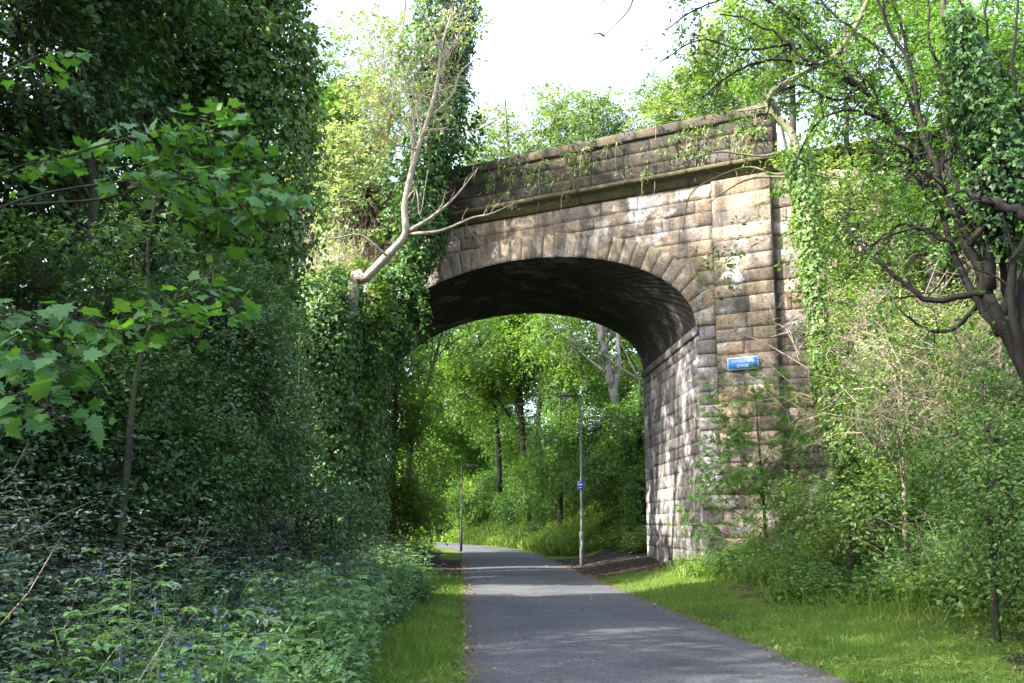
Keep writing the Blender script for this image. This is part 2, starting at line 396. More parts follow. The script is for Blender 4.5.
def tree(name, label, cat, trunk, r0, lobes, leaf, bark='bark', tmpl='rhomb', lsize=.1, nl=14, slen=.6, group=None, droop=.25,
         flat=.7, gap=.3, r1=None, shell=.5, twig=True, f=.9, extra=(), rbias=None, crown='crown', trunk_name='trunk'):
    trunk = np.array(trunk, float); base = trunk[0]
    root = thing(name, base, label, cat, group)
    g = Geo(); tp = smooth_path(trunk, 6); tube(g, tp, r0, r0*.25 if r1 is None else r1, 9, .14)
    cen, out, li = lobe_points(lobes, gap, f, shell)
    ctr = []
    for (c, r, n) in lobes:
        c = np.array(c, float)
        zt = tp[0, 2]+(tp[-1, 2]-tp[0, 2])*np.clip((c[2]-tp[0, 2])/(tp[-1, 2]-tp[0, 2]+1e-6)-.25, .15, .97)
        k = int(np.argmin(abs(tp[:, 2]-zt))); p = tp[k]
        mid = (p+c)/2+jit(1, .12)[0]*np.linalg.norm(c-p)+np.array([0, 0, .1*np.linalg.norm(c-p)])
        limb = smooth_path([p, mid, c], 5)
        tube(g, limb, r0*.42*(1-.55*k/len(tp)), r0*.07, 6, .08); ctr.append(limb)
    for e in extra: tube(g, smooth_path(e[0], 5), e[1], e[2], 7, .1)
    if twig:
        for q in range(len(lobes)):
            own = cen[li == q]
            if len(own) < 4: continue
            k = max(4, int(len(own)**.5)); node = own[rng.choice(len(own), min(k, len(own)), False)]*.8+np.array(lobes[q][0])*.2
            lim = ctr[q][3:]; a = lim[rng.integers(0, len(lim), len(node))]
            twigs_to(g, a, node, np.clip(r0*.10, .008, .035))
            dd = ((own[:, None]-node[None])**2).sum(-1); nb = node[dd.argmin(1)]
            twigs_to(g, nb, own, np.clip(r0*.035, .004, .012))
    g.build(trunk_name, M[bark], root, True)
    c = Geo(); sprays(c, tmpl, cen, out*.8+UPV*.05, slen, nl, lsize, droop, flat, rbias=(0 if rbias is None else rbias)+np.random.default_rng(len(cen)).normal(0, .17, len(lobes))[li])
    c.build(crown, M[leaf], root)
    return root

def ivy_sleeve(geo, P, R, per_m2=110, lsize=.1, tmpl='wide', bumpy=.45, rbias=0.0, hang=.3):
    """ivy clothing a stem: leaves facing out, tips down, on a lumpy sleeve of radius R (list along P)"""
    P = smooth_path(P, 8); R = np.interp(np.linspace(0, 1, len(P)), np.linspace(0, 1, len(R)), R)
    seg = np.linalg.norm(np.diff(P, axis=0), axis=1); 
    for i in range(len(P)-1):
        n = int(per_m2*seg[i]*2*math.pi*(R[i]+R[i+1])/2)
        if n <= 0: continue
        u = rng.random(n)[:, None]; c = P[i]*(1-u)+P[i+1]*u; r = (R[i]*(1-u)+R[i+1]*u)[:, 0]
        th = rng.uniform(0, 6.283, n); d = np.stack([np.cos(th), np.sin(th), rng.normal(0, .15, n)], 1)
        lump = 1+bumpy*noise3(np.stack([c[:, 0]+d[:, 0]*r*.9, c[:, 1]+d[:, 1]*r*.9, c[:, 2]*.8], 1), 1.0/np.clip(R.mean(), .4, 2))+rng.normal(0, .07, n)
        p = c+d*(r*np.clip(lump, .3, 1.7)*rng.uniform(.72, 1.03, n))[:, None]
        ax = -UPV*.8+d*hang+jit(n, .45); no = d+UPV*.45+jit(n, .38)
        leaves(geo, tmpl, p, ax, no, size_(n, lsize), .45+rbias+.22*noise3(p, 1.3)+rng.normal(0, .2, n))

# ------------------------------------------------------------------ terrain
def off(Y): 
    q = np.maximum(np.asarray(Y, float)-56, 0); return -.0075*q*q/(1+q/90)
def height(X, Y):
    X = np.asarray(X, float); Y = np.asarray(Y, float); xo = X-off(Y)
    l0 = np.interp(Y, [0, 22, 30, 48, 60], [-2.0, -2.2, -3.5, -3.6, -2.6]); r0 = np.interp(Y, [0, 14, 28, 40, 48, 60], [7.2, 7.0, 6.9, 7.1, 5.6, 4.6])
    dr = np.maximum(xo-r0, 0); dl = np.maximum(l0-xo, 0)
    z = 12.2*(1-np.exp(-(dr/12.5)**1.3))+12.2*(1-np.exp(-(dl/12.5)**1.3))
    z = z+np.clip(xo-4.2, 0, 3)*.1+np.clip(-.2-xo, 0, 2)*.05
    nb = noise3(np.stack([X*.55, Y*.55, X*0], -1))*.3
    return z+nb*np.clip((np.maximum(xo-4.6, -1.2-xo))*.4, 0, 1)
def grow(a, b, s0, k):
    o = [a]; 
    while o[-1] < b: o.append(o[-1]+s0); s0 *= k
    return o
xs = np.array(sorted([-q for q in grow(14.3, 220, .6, 1.25)]+list(np.arange(-14, 20.01, .3))+grow(20.4, 220, .6, 1.25)))
ys = np.array(sorted([-q for q in grow(.5, 80, .6, 1.3)]+list(np.arange(0, 110.01, .5))+grow(110.6, 320, .8, 1.2)))
GX, GY = np.meshgrid(xs, ys, indexing='ij')
GZ = height(GX, GY)
gxo = GX-off(GY)
turf = np.clip(1-abs(gxo-5.2)/2.2, 0, 1)*1.1+np.clip(1-abs(gxo+.55)/1.0, 0, 1)*1.1
turf *= np.where((GY > 30) & (GY < 46), .25, 1); turf = np.where(GZ > .9, .28, turf)
turf = turf-np.where((noise3(np.stack([GX*1.1, GY*.8, GX*0+3], -1)) < -.3) & (gxo > 4.3), .3, 0)
turf = np.where((GY > 46) & (gxo > 4.2), .75, turf)
g = Geo(); nx, ny = GX.shape
i, j = np.meshgrid(np.arange(nx-1), np.arange(ny-1), indexing='ij')
g.add(np.stack([GX, GY, GZ], -1), [np.stack([i*ny+j, (i+1)*ny+j, (i+1)*ny+j+1, i*ny+j+1], -1).reshape(-1, 4)], np.clip(turf, 0, 1).ravel())
tag(g.build('ground', M['ground'], None, True), kind='structure')

yy = np.concatenate([np.arange(-12, 60, .2), np.arange(60, 125, .6)]); ww = np.linspace(0, 1, 15)
ledge = .0+.07*noise3(np.stack([yy*.9, yy*0, yy*0], -1))+.03*noise3(np.stack([yy*4, yy*0+3, yy*0], -1))
redge = 4.0+.07*noise3(np.stack([yy*.8, yy*0+9, yy*0], -1))+.03*noise3(np.stack([yy*4, yy*0+13, yy*0], -1))
PX = ledge[:, None]*(1-ww)+redge[:, None]*ww+off(yy)[:, None]; PY = np.broadcast_to(yy[:, None], PX.shape)
PZ = .006+.03*(1-(2*ww-1)**2)[None]+PX*0
edge = np.broadcast_to(np.clip(abs(2*ww-1)*1.9-.95, 0, 1)[None], PX.shape)
g = Geo(); a_, b_ = PX.shape
i, j = np.meshgrid(np.arange(a_-1), np.arange(b_-1), indexing='ij')
g.add(np.stack([PX, PY, PZ], -1), [np.stack([i*b_+j, i*b_+j+1, (i+1)*b_+j+1, (i+1)*b_+j], -1).reshape(-1, 4)], edge.ravel())
tag(g.build('path', M['asphalt'], None, True), kind='structure')

# ------------------------------------------------------------------ the bridge
AL = math.radians(57)
U = np.array([-math.sin(AL), math.cos(AL), 0]); NO = np.array([-U[1], U[0], 0])
N0 = np.array([7.6, 28.95, 0]); BL = 9.0
T0, T1 = .66, 13.2; TC = (T0+T1)/2; EA = (T1-T0)/2; ZS, EB = 7.5, 2.9; RING = .78
def face(t, z, d=0.0):
    t, z, d = np.broadcast_arrays(np.asarray(t, float), np.asarray(z, float), np.asarray(d, float))
    return N0+t[..., None]*U+z[..., None]*UPV+d[..., None]*NO
def ext(t, k=RING):
    q = 1-((t-TC)/(EA+k))**2
    return np.where(q > 0, ZS+(EB+k)*np.sqrt(np.maximum(q, 0)), -9.0)

def block(geo, a0, a1, b0, b1, fn, relief=.011, joint=.022, cell=.14, offs=.010, tone=None, bev=.008):
    """one dressed stone: chamfered margin, rough face"""
    w, h = a1-a0, b1-b0
    na = max(2, int(round(w/cell))); nb = max(2, int(round(h/cell)))
    ea = np.concatenate([[0, min(bev/w, .2)], np.linspace(0, 1, na+1)[1:-1], [1-min(bev/w, .2), 1]])
    eb = np.concatenate([[0, min(bev/h, .2)], np.linspace(0, 1, nb+1)[1:-1], [1-min(bev/h, .2), 1]])
    A, B = np.meshgrid(a0+w*ea, b0+h*eb, indexing='ij')
    q = np.stack([A*5.1, B*5.1, A*0+rng.uniform(0, 50)], -1)
    D = rng.normal(0, offs)+relief*(noise3(q)+.4*noise3(q*2.7))
    inner = np.clip(np.minimum(np.minimum(ea, 1-ea)[:, None]*w, np.minimum(eb, 1-eb)[None]*h)/.04, 0, 1)
    D = D*(.5+.5*inner)+relief*.15*inner+.006*rng.normal()*(A-a0)/w+.006*rng.normal()*(B-b0)/h
    ring = np.zeros_like(D, bool); ring[[0, -1]] = True; ring[:, [0, -1]] = True
    D = np.where(ring, -joint, D)
    n, m = D.shape
    i, j = np.meshgrid(np.arange(n-1), np.arange(m-1), indexing='ij')
    geo.add(fn(A, B, D), [np.stack([i*m+j, (i+1)*m+j, (i+1)*m+j+1, i*m+j+1], -1).reshape(-1, 4)], rng.random() if tone is None else tone)

def courses(geo, t0, t1, z0, z1, fn, ch=(.36, .5), bw=(.7, 1.5), skip=None, **kw):
    z = z0
    while z < z1-.05:
        h = min(rng.uniform(*ch), z1-z)
        if z1-(z+h) < .2: h = z1-z
        t = t0; first = True
        while t < t1-.01:
            w = rng.uniform(*bw)*(.55 if first and rng.random() < .5 else 1); first = False
            if t1-(t+w) < bw[0]*.5: w = t1-t
            if skip is None or not skip(t, t+w, z, z+h): block(geo, t, t+w, z, z+h, fn, **kw)
            t += w
        z += h

bridge = thing('stone_bridge', face(TC, 0), 'old sandstone bridge with a skewed round arch spanning the path', 'bridge')
# spandrel: above the arch ring, plus the wall left of the opening
g = Geo()
def spf(t, z, d):
    e = ext(t, RING-.12); return face(t, np.where(e > 0, np.maximum(z, e), z), d)
def spskip(t0, t1, z0, z1):
    e = ext(np.linspace(t0, t1, 5), RING-.12); return bool((e > z1).all())
courses(g, 0, 13.9, 7.5, 11.95, spf, skip=spskip, ch=(.38, .52), bw=(1.0, 2.1))
courses(g, 13.9, 24, 0, 11.95, lambda t, z, d: face(t, z, d))
g.build('spandrel_wall', M['sand'], bridge)
g = Geo()
courses(g, 0, T0, 0, 7.5, face, ch=(.34, .44), bw=(.66, .67), relief=.028)
g.build('quoin', M['abut'], bridge); g = Geo()
courses(g, T1, 13.9, 0, 7.5, face, ch=(.34, .44), bw=(.7, .71), relief=.028)
g.build('quoin', M['abut'], bridge)
# voussoirs
g = Geo(); th = np.linspace(0, math.pi, 400)
sl = np.concatenate([[0], np.cumsum(np.hypot(np.diff(EA*np.cos(th)), np.diff(EB*np.sin(th))))]); SL = sl[-1]
def arc(s, r=0.0):
    a = np.interp(s, sl, th); nx_ = np.cos(a)/EA; nz_ = np.sin(a)/EB; k = np.hypot(nx_, nz_)
    return TC-EA*np.cos(a)-r*nx_/k, ZS+EB*np.sin(a)+r*nz_/k
def vf(s, r, d):
    t, z = arc(s, r); return face(t, z, d+.05)
nv = 37
for k in range(nv):
    block(g, SL*k/nv, SL*(k+1)/nv, 0, RING+rng.normal(0, .03), vf, relief=.022, joint=.026, cell=.12, offs=.012, bev=.01)
g.build('arch_ring', M['ring'], bridge)
# vault: courses wound on the skew
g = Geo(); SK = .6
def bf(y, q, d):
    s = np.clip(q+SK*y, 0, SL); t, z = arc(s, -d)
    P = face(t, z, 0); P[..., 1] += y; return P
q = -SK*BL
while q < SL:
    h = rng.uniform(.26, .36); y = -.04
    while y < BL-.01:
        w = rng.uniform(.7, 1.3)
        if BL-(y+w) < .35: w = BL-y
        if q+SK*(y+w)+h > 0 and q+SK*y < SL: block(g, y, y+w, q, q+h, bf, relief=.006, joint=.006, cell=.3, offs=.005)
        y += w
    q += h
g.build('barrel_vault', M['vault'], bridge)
# abutment walls inside
PR = face(T0, 0); PL_ = face(T1, 0)
g = Geo(); courses(g, -.0, BL, 0, 7.2, lambda y, z, d: np.stack([PR[0]-d, PR[1]+y, z], -1), ch=(.36, .46), bw=(.6, 1.4), relief=.026, joint=.014)
g.build('abutment_wall', M['abut'], bridge)
g = Geo(); courses(g, 0, BL, 0, 7.2, lambda y, z, d: np.stack([PL_[0]+d, PL_[1]+y, z], -1), ch=(.36, .46), bw=(.6, 1.4), relief=.026, joint=.014)
g.build('abutment_wall', M['abut'], bridge)
def sweep(geo, prof, fn, a):
    a = np.asarray(a); n = len(prof); pr = np.array(prof, float)
    V = np.concatenate([fn(q, pr[:, 0], pr[:, 1]) for q in a])
    i, j = np.meshgrid(np.arange(len(a)-1), np.arange(n), indexing='ij'); j2 = (j+1) % n
    geo.add(V, [np.stack([i*n+j, (i+1)*n+j, (i+1)*n+j2, i*n+j2], -1).reshape(-1, 4)]+[np.array([list(range(n))]), np.array([[(len(a)-1)*n+q_ for q_ in range(n)]])], .6)
spr = [(-.1, 7.2), (.05, 7.2), (.09, 7.26), (.09, 7.42), (.03, 7.5), (-.1, 7.5)]
g = Geo()
sweep(g, spr, lambda y, o, z: np.stack([PR[0]-o, o*0+PR[1]+y, z], -1), np.linspace(-.05, BL, 20))
g.build('springer_course', M['abut'], bridge); g = Geo()
sweep(g, spr, lambda y, o, z: np.stack([PL_[0]+o, o*0+PL_[1]+y, z], -1), np.linspace(-.05, BL, 20))
g.build('springer_course', M['abut'], bridge)
# pilaster
g = Geo()
pf = lambda t, z, d: face(t, z, d+.13)
courses(g, -1.8, 0, 0, 11.95, pf, ch=(.38, .5), bw=(1.2, 1.8), relief=.018)
courses(g, -.15, .13, 0, 11.95, lambda o, z, d: face(0*o+d, z, o), ch=(.38, .5), bw=(.28, .3), relief=.0, joint=.0)
courses(g, -.15, .13, 0, 11.95, lambda o, z, d: face(-1.8-d+0*o, z, o), ch=(.38, .5), bw=(.28, .3), relief=.0, joint=.0)
g.build('pilaster', M['sand'], bridge)
# wing wall
g = Geo()
def wf_(t, z, d): return face(t, np.minimum(z, 11.9+(t+1.8)*.22), d-.16)
courses(g, -13, -1.79, 0, 11.9, wf_, skip=lambda a, b, c, d: c > 11.9+(b+1.8)*.22, relief=.035)
sweep(g, [(-.6, 0), (.0, 0), (.06, .05), (.06, .26), (-.6, .3)], lambda t, o, z: face(t, z+11.88+(t+1.8)*.22, o-.16), np.linspace(-13, -1.82, 14))
g.build('wing_wall', M['sand'], bridge)
# string course, parapet, coping
g = Geo()
t = -2.05
while t < 24:
  t2 = min(t+rng.uniform(1.3, 1.9), 24.0); dz = rng.normal(0, .006); do = rng.normal(0, .008)
  sweep(g, [(-.2, 11.97), (.09, 11.97), (.11, 12.2), (.17, 12.22), (.27, 12.28), (.34, 12.3), (.34, 12.42), (.1, 12.5), (-.2, 12.52)], lambda t, o, z, dz=dz, do=do: face(t+0*o, z+dz+.008*noise3(np.stack([t+0*o, o*3, z*3], -1)*2.5), o+do+.014*noise3(np.stack([t+0*o+7, o*3, z*3], -1)*3)), np.linspace(t+.005, t2-.005, 14)); t = t2
g.build('string_course', M['cornice'], bridge)
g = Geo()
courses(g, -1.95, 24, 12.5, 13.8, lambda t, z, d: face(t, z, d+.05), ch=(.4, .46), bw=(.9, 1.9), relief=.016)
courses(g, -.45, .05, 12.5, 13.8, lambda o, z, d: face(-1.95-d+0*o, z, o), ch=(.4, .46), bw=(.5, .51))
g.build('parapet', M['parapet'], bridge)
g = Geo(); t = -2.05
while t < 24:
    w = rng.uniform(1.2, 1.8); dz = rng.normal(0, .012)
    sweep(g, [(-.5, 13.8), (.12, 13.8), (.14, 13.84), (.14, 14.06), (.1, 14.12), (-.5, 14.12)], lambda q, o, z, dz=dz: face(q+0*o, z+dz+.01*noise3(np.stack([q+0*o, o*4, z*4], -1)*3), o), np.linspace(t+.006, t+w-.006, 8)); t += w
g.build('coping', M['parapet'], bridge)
# road deck and the far side
g = Geo(); by = np.array([0, BL, 0])
c4 = [face(-13, 12.46, -.1), face(24, 12.46, -.1), face(24, 12.46, -.1)+by, face(-13, 12.46, -.1)+by]
g.add(np.array(c4), [np.array([[0, 1, 2, 3]])]); g.build('road_deck', M['asphalt'], bridge)
g = Geo(); tt = np.concatenate([np.linspace(-13, T0, 12), np.linspace(T0+.002, T1-.002, 60), np.linspace(T1, 24, 10)])
lo = np.where((tt > T0) & (tt < T1), ext(tt, 0), 0.0)
for zz0, zz1, dd in ((lo, lo*0+12.46, 0), (lo*0+12.46, lo*0+14.1, 0), (lo*0+12.46, lo*0+14.1, .45)):
    Vb = np.stack([face(tt, zz0, 0)+by+NO*dd, face(tt, zz1, 0)+by+NO*dd], 1)
    k = np.arange(len(tt)-1)
    g.add(Vb.reshape(-1, 3), [np.stack([k*2, k*2+2, k*2+3, k*2+1], -1)], .5)
g.build('rear_wall', M['sand'], bridge)
for (p, o_) in ((face(0, 0), 0),): pass

# street name plate on the pilaster
def on_face(name, t, z, w, h, d0, d1, mat, parent):
    g = Geo(); V = [face(t+sx*w/2, z+sz*h/2, d) for d in (d0, d1) for sx, sz in ((-1, -1), (1, -1), (1, 1), (-1, 1))]
    g.add(np.array(V), [np.array([(0, 3, 2, 1), (4, 5, 6, 7), (0, 1, 5, 4), (1, 2, 6, 5), (2, 3, 7, 6), (3, 0, 4, 7)])]); return g.build(name, mat, parent)
M['blue'] = plain('sun_faded_blue_enamel', (.04, .17, .48), .55, vary=.25)
M['white'] = plain('weathered_white_enamel', (.42, .47, .52), .5, vary=.15)
ST, SZ = -.80, 6.22
sign = thing('street_name_sign', face(ST, SZ-.18, .2), 'small blue street name plate with white border fixed to the bridge pilaster', 'sign')
on_face('plate', ST, SZ, .93, .37, .19, .215, M['white'], sign)
on_face('panel', ST, SZ, .87, .31, .215, .219, M['blue'], sign)
def text(body, size, P, xdir, mat, parent, sx=1.0):
    cu = bpy.data.curves.new('lettering', 'FONT'); cu.body = body; cu.size = size; cu.align_x = 'CENTER'; cu.align_y = 'CENTER'; cu.extrude = .001
    cu.offset = size*.014
    tmp = bpy.data.objects.new('tmp', cu); COL.objects.link(tmp)
    dg = bpy.context.evaluated_depsgraph_get(); me = bpy.data.meshes.new_from_object(tmp.evaluated_get(dg))
    bpy.data.objects.remove(tmp)
    co = np.zeros(len(me.vertices)*3, np.float32); me.vertices.foreach_get('co', co); co = co.reshape(-1, 3)
    xdir = np.array(xdir, float); nrm = np.cross(xdir, UPV)
    W = np.array(P)+co[:, :1]*sx*xdir+co[:, 1:2]*UPV+co[:, 2:3]*nrm-np.array(parent.location)
    me.vertices.foreach_set('co', W.astype(np.float32).ravel()); me.materials.clear(); me.materials.append(mat); me.update()
    ob = bpy.data.objects.new('lettering', me); COL.objects.link(ob); ob.parent = parent; return ob
text('RAVELSTON', .125, face(ST, SZ+.07, .222), -U, M['white'], sign, .92)
text('DYKES', .125, face(ST, SZ-.075, .222), -U, M['white'], sign, .92)

# ------------------------------------------------------------------ street lamps
M['steel'] = plain('galvanised_steel', (.20, .22, .21), .5, .35, .4, .25)
M['lampgrey'] = plain('grey_lantern', (.05, .055, .055), .5, .2)
M['lens'] = plain('lantern_glass', (.45, .46, .45), .15)
def lamp(px, py, Y, topy, label, arm=-1, sign_on=True, mat='steel'):
    b = at(px, py, Y); b[2] = height(b[0], b[1]); H = at(px, topy, Y)[2]-b[2]
    r = thing('street_lamp', b, label, 'street lamp', 'street lamps along the path')
    g = Geo(); tube(g, [b+UPV*-.15, b+UPV*1.25, b+UPV*1.27], .085, .085, 12); 
    g.build('base_column', M[mat], r, True)
    g = Geo(); tube(g, [b+UPV*1.25, b+UPV*1.4, b+UPV*H], .055, .036, 10); g.build('pole', M[mat], r, True)
    g = Geo(); h0 = b+UPV*H
    tube(g, smooth_path([h0-UPV*.06, h0+UPV*.01+np.array([arm*.12, 0, 0]), h0+np.array([arm*.3, 0, .02])], 4), .03, .03, 8); g.build('bracket', M['lampgrey'], r, True)
    g = Geo(); c = h0+np.array([arm*.52, 0, .02])
    prof = [(-.30, .05, .02), (-.26, .09, .05), (0, .13, .075), (.22, .12, .07), (.34, .05, .03)]
    ring = []
    for (x, hw, hh) in prof:
        for (sy, sz) in ((-1, -.4), (-.8, .6), (-.3, 1), (.3, 1), (.8, .6), (1, -.4)): ring.append(c+np.array([-arm*x, sy*hw, sz*hh]))
    n = 6; i, j = np.meshgrid(np.arange(4), np.arange(n), indexing='ij'); j2 = (j+1) % n
    g.add(np.array(ring), [np.stack([i*n+j, (i+1)*n+j, (i+1)*n+j2, i*n+j2], -1).reshape(-1, 4), np.array([list(range(6)), list(range(24, 30))])])
    g.build('lantern', M['lampgrey'], r)
    g = Geo(); V = [c+np.array([x, y, z]) for z in (-.035, -.05) for x, y in ((-.2, -.09), (.18, -.09), (.18, .09), (-.2, .09))]
    g.add(np.array(V), [np.array([(0, 3, 2, 1), (4, 5, 6, 7), (0, 1, 5, 4), (1, 2, 6, 5), (2, 3, 7, 6), (3, 0, 4, 7)])]); g.build('lens', M['lens'], r)
    if sign_on:
        sz = at(px, 485.5, Y)[2]; w, h = .27, .32
        def pl(name, w, h, y0, y1, mat, dz=0):
            g = Geo(); V = [np.array([b[0]+sx*w/2, b[1]+y, sz+dz+s2*h/2]) for y in (y0, y1) for sx, s2 in ((-1, -1), (1, -1), (1, 1), (-1, 1))]
            g.add(np.array(V), [np.array([(0, 3, 2, 1), (4, 5, 6, 7), (0, 1, 5, 4), (1, 2, 6, 5), (2, 3, 7, 6), (3, 0, 4, 7)])]); return g.build(name, mat, r)
        pl('sign_plate', w, h, -.06, -.07, M['signgrey']); pl('sign_panel', w-.05, h-.05, -.074, -.071, M['signblue']); 
        pl('sign_band', w-.09, .07, -.078, -.0745, M['signpale'], .03)
        pl('sign_stripe', w-.1, .025, -.078, -.0745, M['signpale'], -.085)
        pl('door', .11, .5, -.088, -.08, M[mat], .0).location.z -= (sz-b[2]-.75)
    return r
M['signblue'] = plain('blue_sign_face', (.035, .05, .33), .45); M['signpale'] = plain('pale_sign_mark', (.28, .36, .75), .5)
M['signgrey'] = plain('sign_edge', (.22, .27, .36), .5)
lamp(582, 565, 38.2, 397, 'grey lamp post with a small blue square sign, beside the path under the bridge')
lamp(461, 551, 60, 466, 'plain dark lamp post left of the path beyond the bridge', arm=1, sign_on=False, mat='lampgrey')


# ------------------------------------------------------------------ vegetation helpers
COVK = 2.4
AREA = dict(rhomb=.27, wide=.44, narrow=.15, ovate=.38, pinnate=.42, ivy=.55, trifoil=.3, maple=.55)
def gp(px, Y, dz=-.15):
    p = at(px, 500, Y); p[2] = height(p[0], p[1])+dz; return p
def lob(px, py, Y, rx, ry, cov, dr=None, tm='rhomb', ls=.1, nl=14):
    """a lobe of crown seen at a pixel, Y metres off; radii in pixels at that distance"""
    c = at(px, py, Y); k = Y/FPX; a, b = rx*k, ry*k; d = (a if dr is None else dr)
    return (c, (a, d, b), max(6, int(COVK*cov*math.pi*a*b/(AREA[tm]*ls*ls*nl))))
def lobm(c, r, cov): return ('m', c, r, cov)          # a lobe given in metres
def lobs(rows, tm, ls, nl): return [(np.array(r[1]), r[2], int(COVK*r[3]*math.pi*r[2][0]*r[2][2]/(AREA[tm]*ls*ls*nl))) if r[0] == 'm' else lob(*r[:6], dr=(r[6] if len(r) > 6 else None), tm=tm, ls=ls, nl=nl) for r in rows]
def pp(rows, Y, wob=0.0):
    """a limb through pixels; Y may drift along it"""
    Ys = np.interp(np.linspace(0, 1, len(rows)), np.linspace(0, 1, len(np.atleast_1d(Y))), np.atleast_1d(Y))
    return np.array([at(x, y, d) for (x, y), d in zip(rows, Ys)])

# ------------------------------------------------------------------ left bank trees
def t_(name, label, cat, px, Y, top, r0, rows, leaf, tmpl='rhomb', ls=.1, nl=14, trunkpx=None, ivy=None, **kw):
    base = gp(px, Y)
    mid = trunkpx or []
    trunk = [base]+[at(x, y, Y) for x, y in mid]+[at(top[0], top[1], Y)]
    root = tree(name, label, cat, trunk, r0, lobs(rows, tmpl, ls, nl), leaf, tmpl=tmpl, lsize=ls, nl=nl, **kw)
    return root, np.array(trunk)

r, tp = t_('ivy_clad_tree', 'dark ivy-clad tree filling the upper left corner, its trunk in deep shade', 'tree', 55, 14.5, (95, -260), .30,
   [(20, 60, 13.5, 110, 80, 2.8), (115, -50, 15, 120, 90, 3), (-70, 190, 13.5, 110, 120, 2.8), (120, 120, 16.5, 70, 60, 1.8), (-20, -120, 13, 130, 110, 3), (190, -160, 15, 120, 100, .9), (40, 190, 16, 70, 60, 2.0)],
   'dark', 'wide', .095, 14, slen=.55, gap=.35)
g = Geo(); ivy_sleeve(g, tp, [.5, .6, .7, .7, .6], 330, .09); g.build('ivy', M['ivy'], r)
r, tp = t_('ivy_clad_tree', 'tall tree with a bulging column of hanging ivy, right of the darkest left-hand trunks', 'tree', 232, 19, (262, -300), .32,
   [(255, -120, 19, 90, 110, 1.4), (180, -60, 20, 90, 90, 1.4), (160, 60, 18, 60, 60, 2.2), lobm((-6.0, 21.5, 18.5), (3.0, 3, 3), .55), lobm((-7.5, 25.5, 20), (3.2, 3.4, 3.6), .5), lobm((-8.5, 28.5, 20.5), (2.6, 2.6, 3), .4), lobm((-10, 22, 21), (3, 3, 3.6), .5)], 'dark', 'wide', .1, 14, slen=.6, gap=.3)  # high lobes in metres: crown added out of frame to shade the bridge face
g = Geo(); ivy_sleeve(g, tp, [.7, .85, .95, 1.15, 1.25, 1.2, 1.1, 1.0], 420, .1, rbias=.05, bumpy=.6)
cen, out, _ = lobe_points(lobs([(280, 40, 18.5, 40, 50, 1.2), (220, 90, 18, 46, 44, 1.2), (278, 120, 18.6, 34, 40, 1.2), (230, 190, 18, 40, 44, 1.2), (262, 215, 18.4, 30, 40, 1.2), (215, 20, 18, 46, 44, 1.2), (240, 290, 18, 46, 46, 1.2), (195, 150, 19, 40, 50, 1.0)], 'wide', .095, 12), .2, .9, .6)
sprays(g, 'wide', cen, out, .5, 12, .095, .55); g.build('ivy', M['ivy_light'], r)
r, tp = t_('ivy_clad_tree', 'ivy-wrapped dark trunk between the corner tree and the ivy column at upper left', 'tree', 150, 17.5, (165, -280), .27,
   [(150, -100, 17.5, 90, 90, .7), (120, 20, 18, 80, 60, 1.6), (90, 300, 18.5, 70, 70, 2)], 'dark', 'wide', .095, 14, slen=.6, gap=.4)
g = Geo(); ivy_sleeve(g, tp, [.6, .7, .55, .5, .5], 300, .09, rbias=-.1); g.build('ivy', M['ivy'], r)

for lab, b, top, rows in [  # out-of-view trees added to keep the sun off path and verge
   ('unseen tall tree added for shade on the left bank nearest the viewer', (-12, -1), 17, [((-12, -2, 13), (3.2, 3.4, 4.2), .7), ((-11, 1.5, 11.5), (2.6, 2.6, 3.4), .7), ((-13, 1, 17), (3, 3, 3.4), .6)]),
   ('unseen tall tree added for shade on the left bank between the nearest one and the ivied corner tree', (-13, 5.5), 22, [((-12.5, 5, 14), (3.2, 3.4, 4.4), .5), ((-11.5, 8.5, 12), (2.6, 2.8, 3.6), .7), ((-13, 5.5, 20), (3, 3.2, 3.6), .6), ((-13, 8.5, 18), (2.6, 2.6, 3), .5)]),
   ('unseen tall tree added for shade on the left bank behind the ivied corner tree', (-13, 12), 18, [((-12.5, 11.5, 12), (3.2, 3.2, 3.6), .7), ((-11.5, 14.5, 11), (2.4, 2.2, 3.4), .3)])]:
    z = float(height(b[0], b[1])); tree('broadleaf_tree', lab, 'tree', [(b[0], b[1], z-.2), (b[0]+.3, b[1]+.2, z+6), (b[0]-.2, b[1], top)], .3,
         lobs([lobm(*q) for q in rows], 'rhomb', .16, 14), 'mid', tmpl='rhomb', lsize=.16, nl=14, slen=.9, gap=.3, group='unseen shade trees on the left bank')

for (nm, lab, px, Y, top, rows, lf, ls, cov) in [
   ('hawthorn_shrub', 'tall small-leaved shrub with cool sheen below the ivy column', 225, 15.5, (225, 285), [(225, 345, 15.5, 62, 65, 3.2), (190, 420, 15, 70, 55, 3.2), (238, 440, 16, 50, 60, 3.2), (160, 340, 16, 50, 50, 2.6), (245, 370, 17.5, 28, 50, 2.6), (235, 290, 17, 40, 36, 2.6)], 'shrub', .062, 3),
   ('dark_shrub', 'dense dark shrub in the shade at the left picture edge', 40, 12.5, (40, 300), [(40, 330, 12.5, 90, 75, 3), (-30, 420, 11.5, 90, 80, 3), (95, 400, 13, 75, 65, 3), (150, 470, 13.5, 75, 45, 3), (60, 470, 12, 80, 50, 3)], 'dark', .07, 3),
   ('dark_shrub', 'shaded shrub filling the gap between the ivy mass and the small-leaved shrub', 300, 21, (300, 330), [(270, 455, 21, 36, 44, 2.6), (310, 515, 21, 50, 30, 3)], 'shrub', .075, 3)]:
    t_(nm, lab, 'shrub', px, Y, top, .06, rows, lf, 'rhomb', ls, 16, slen=.45, gap=.25)

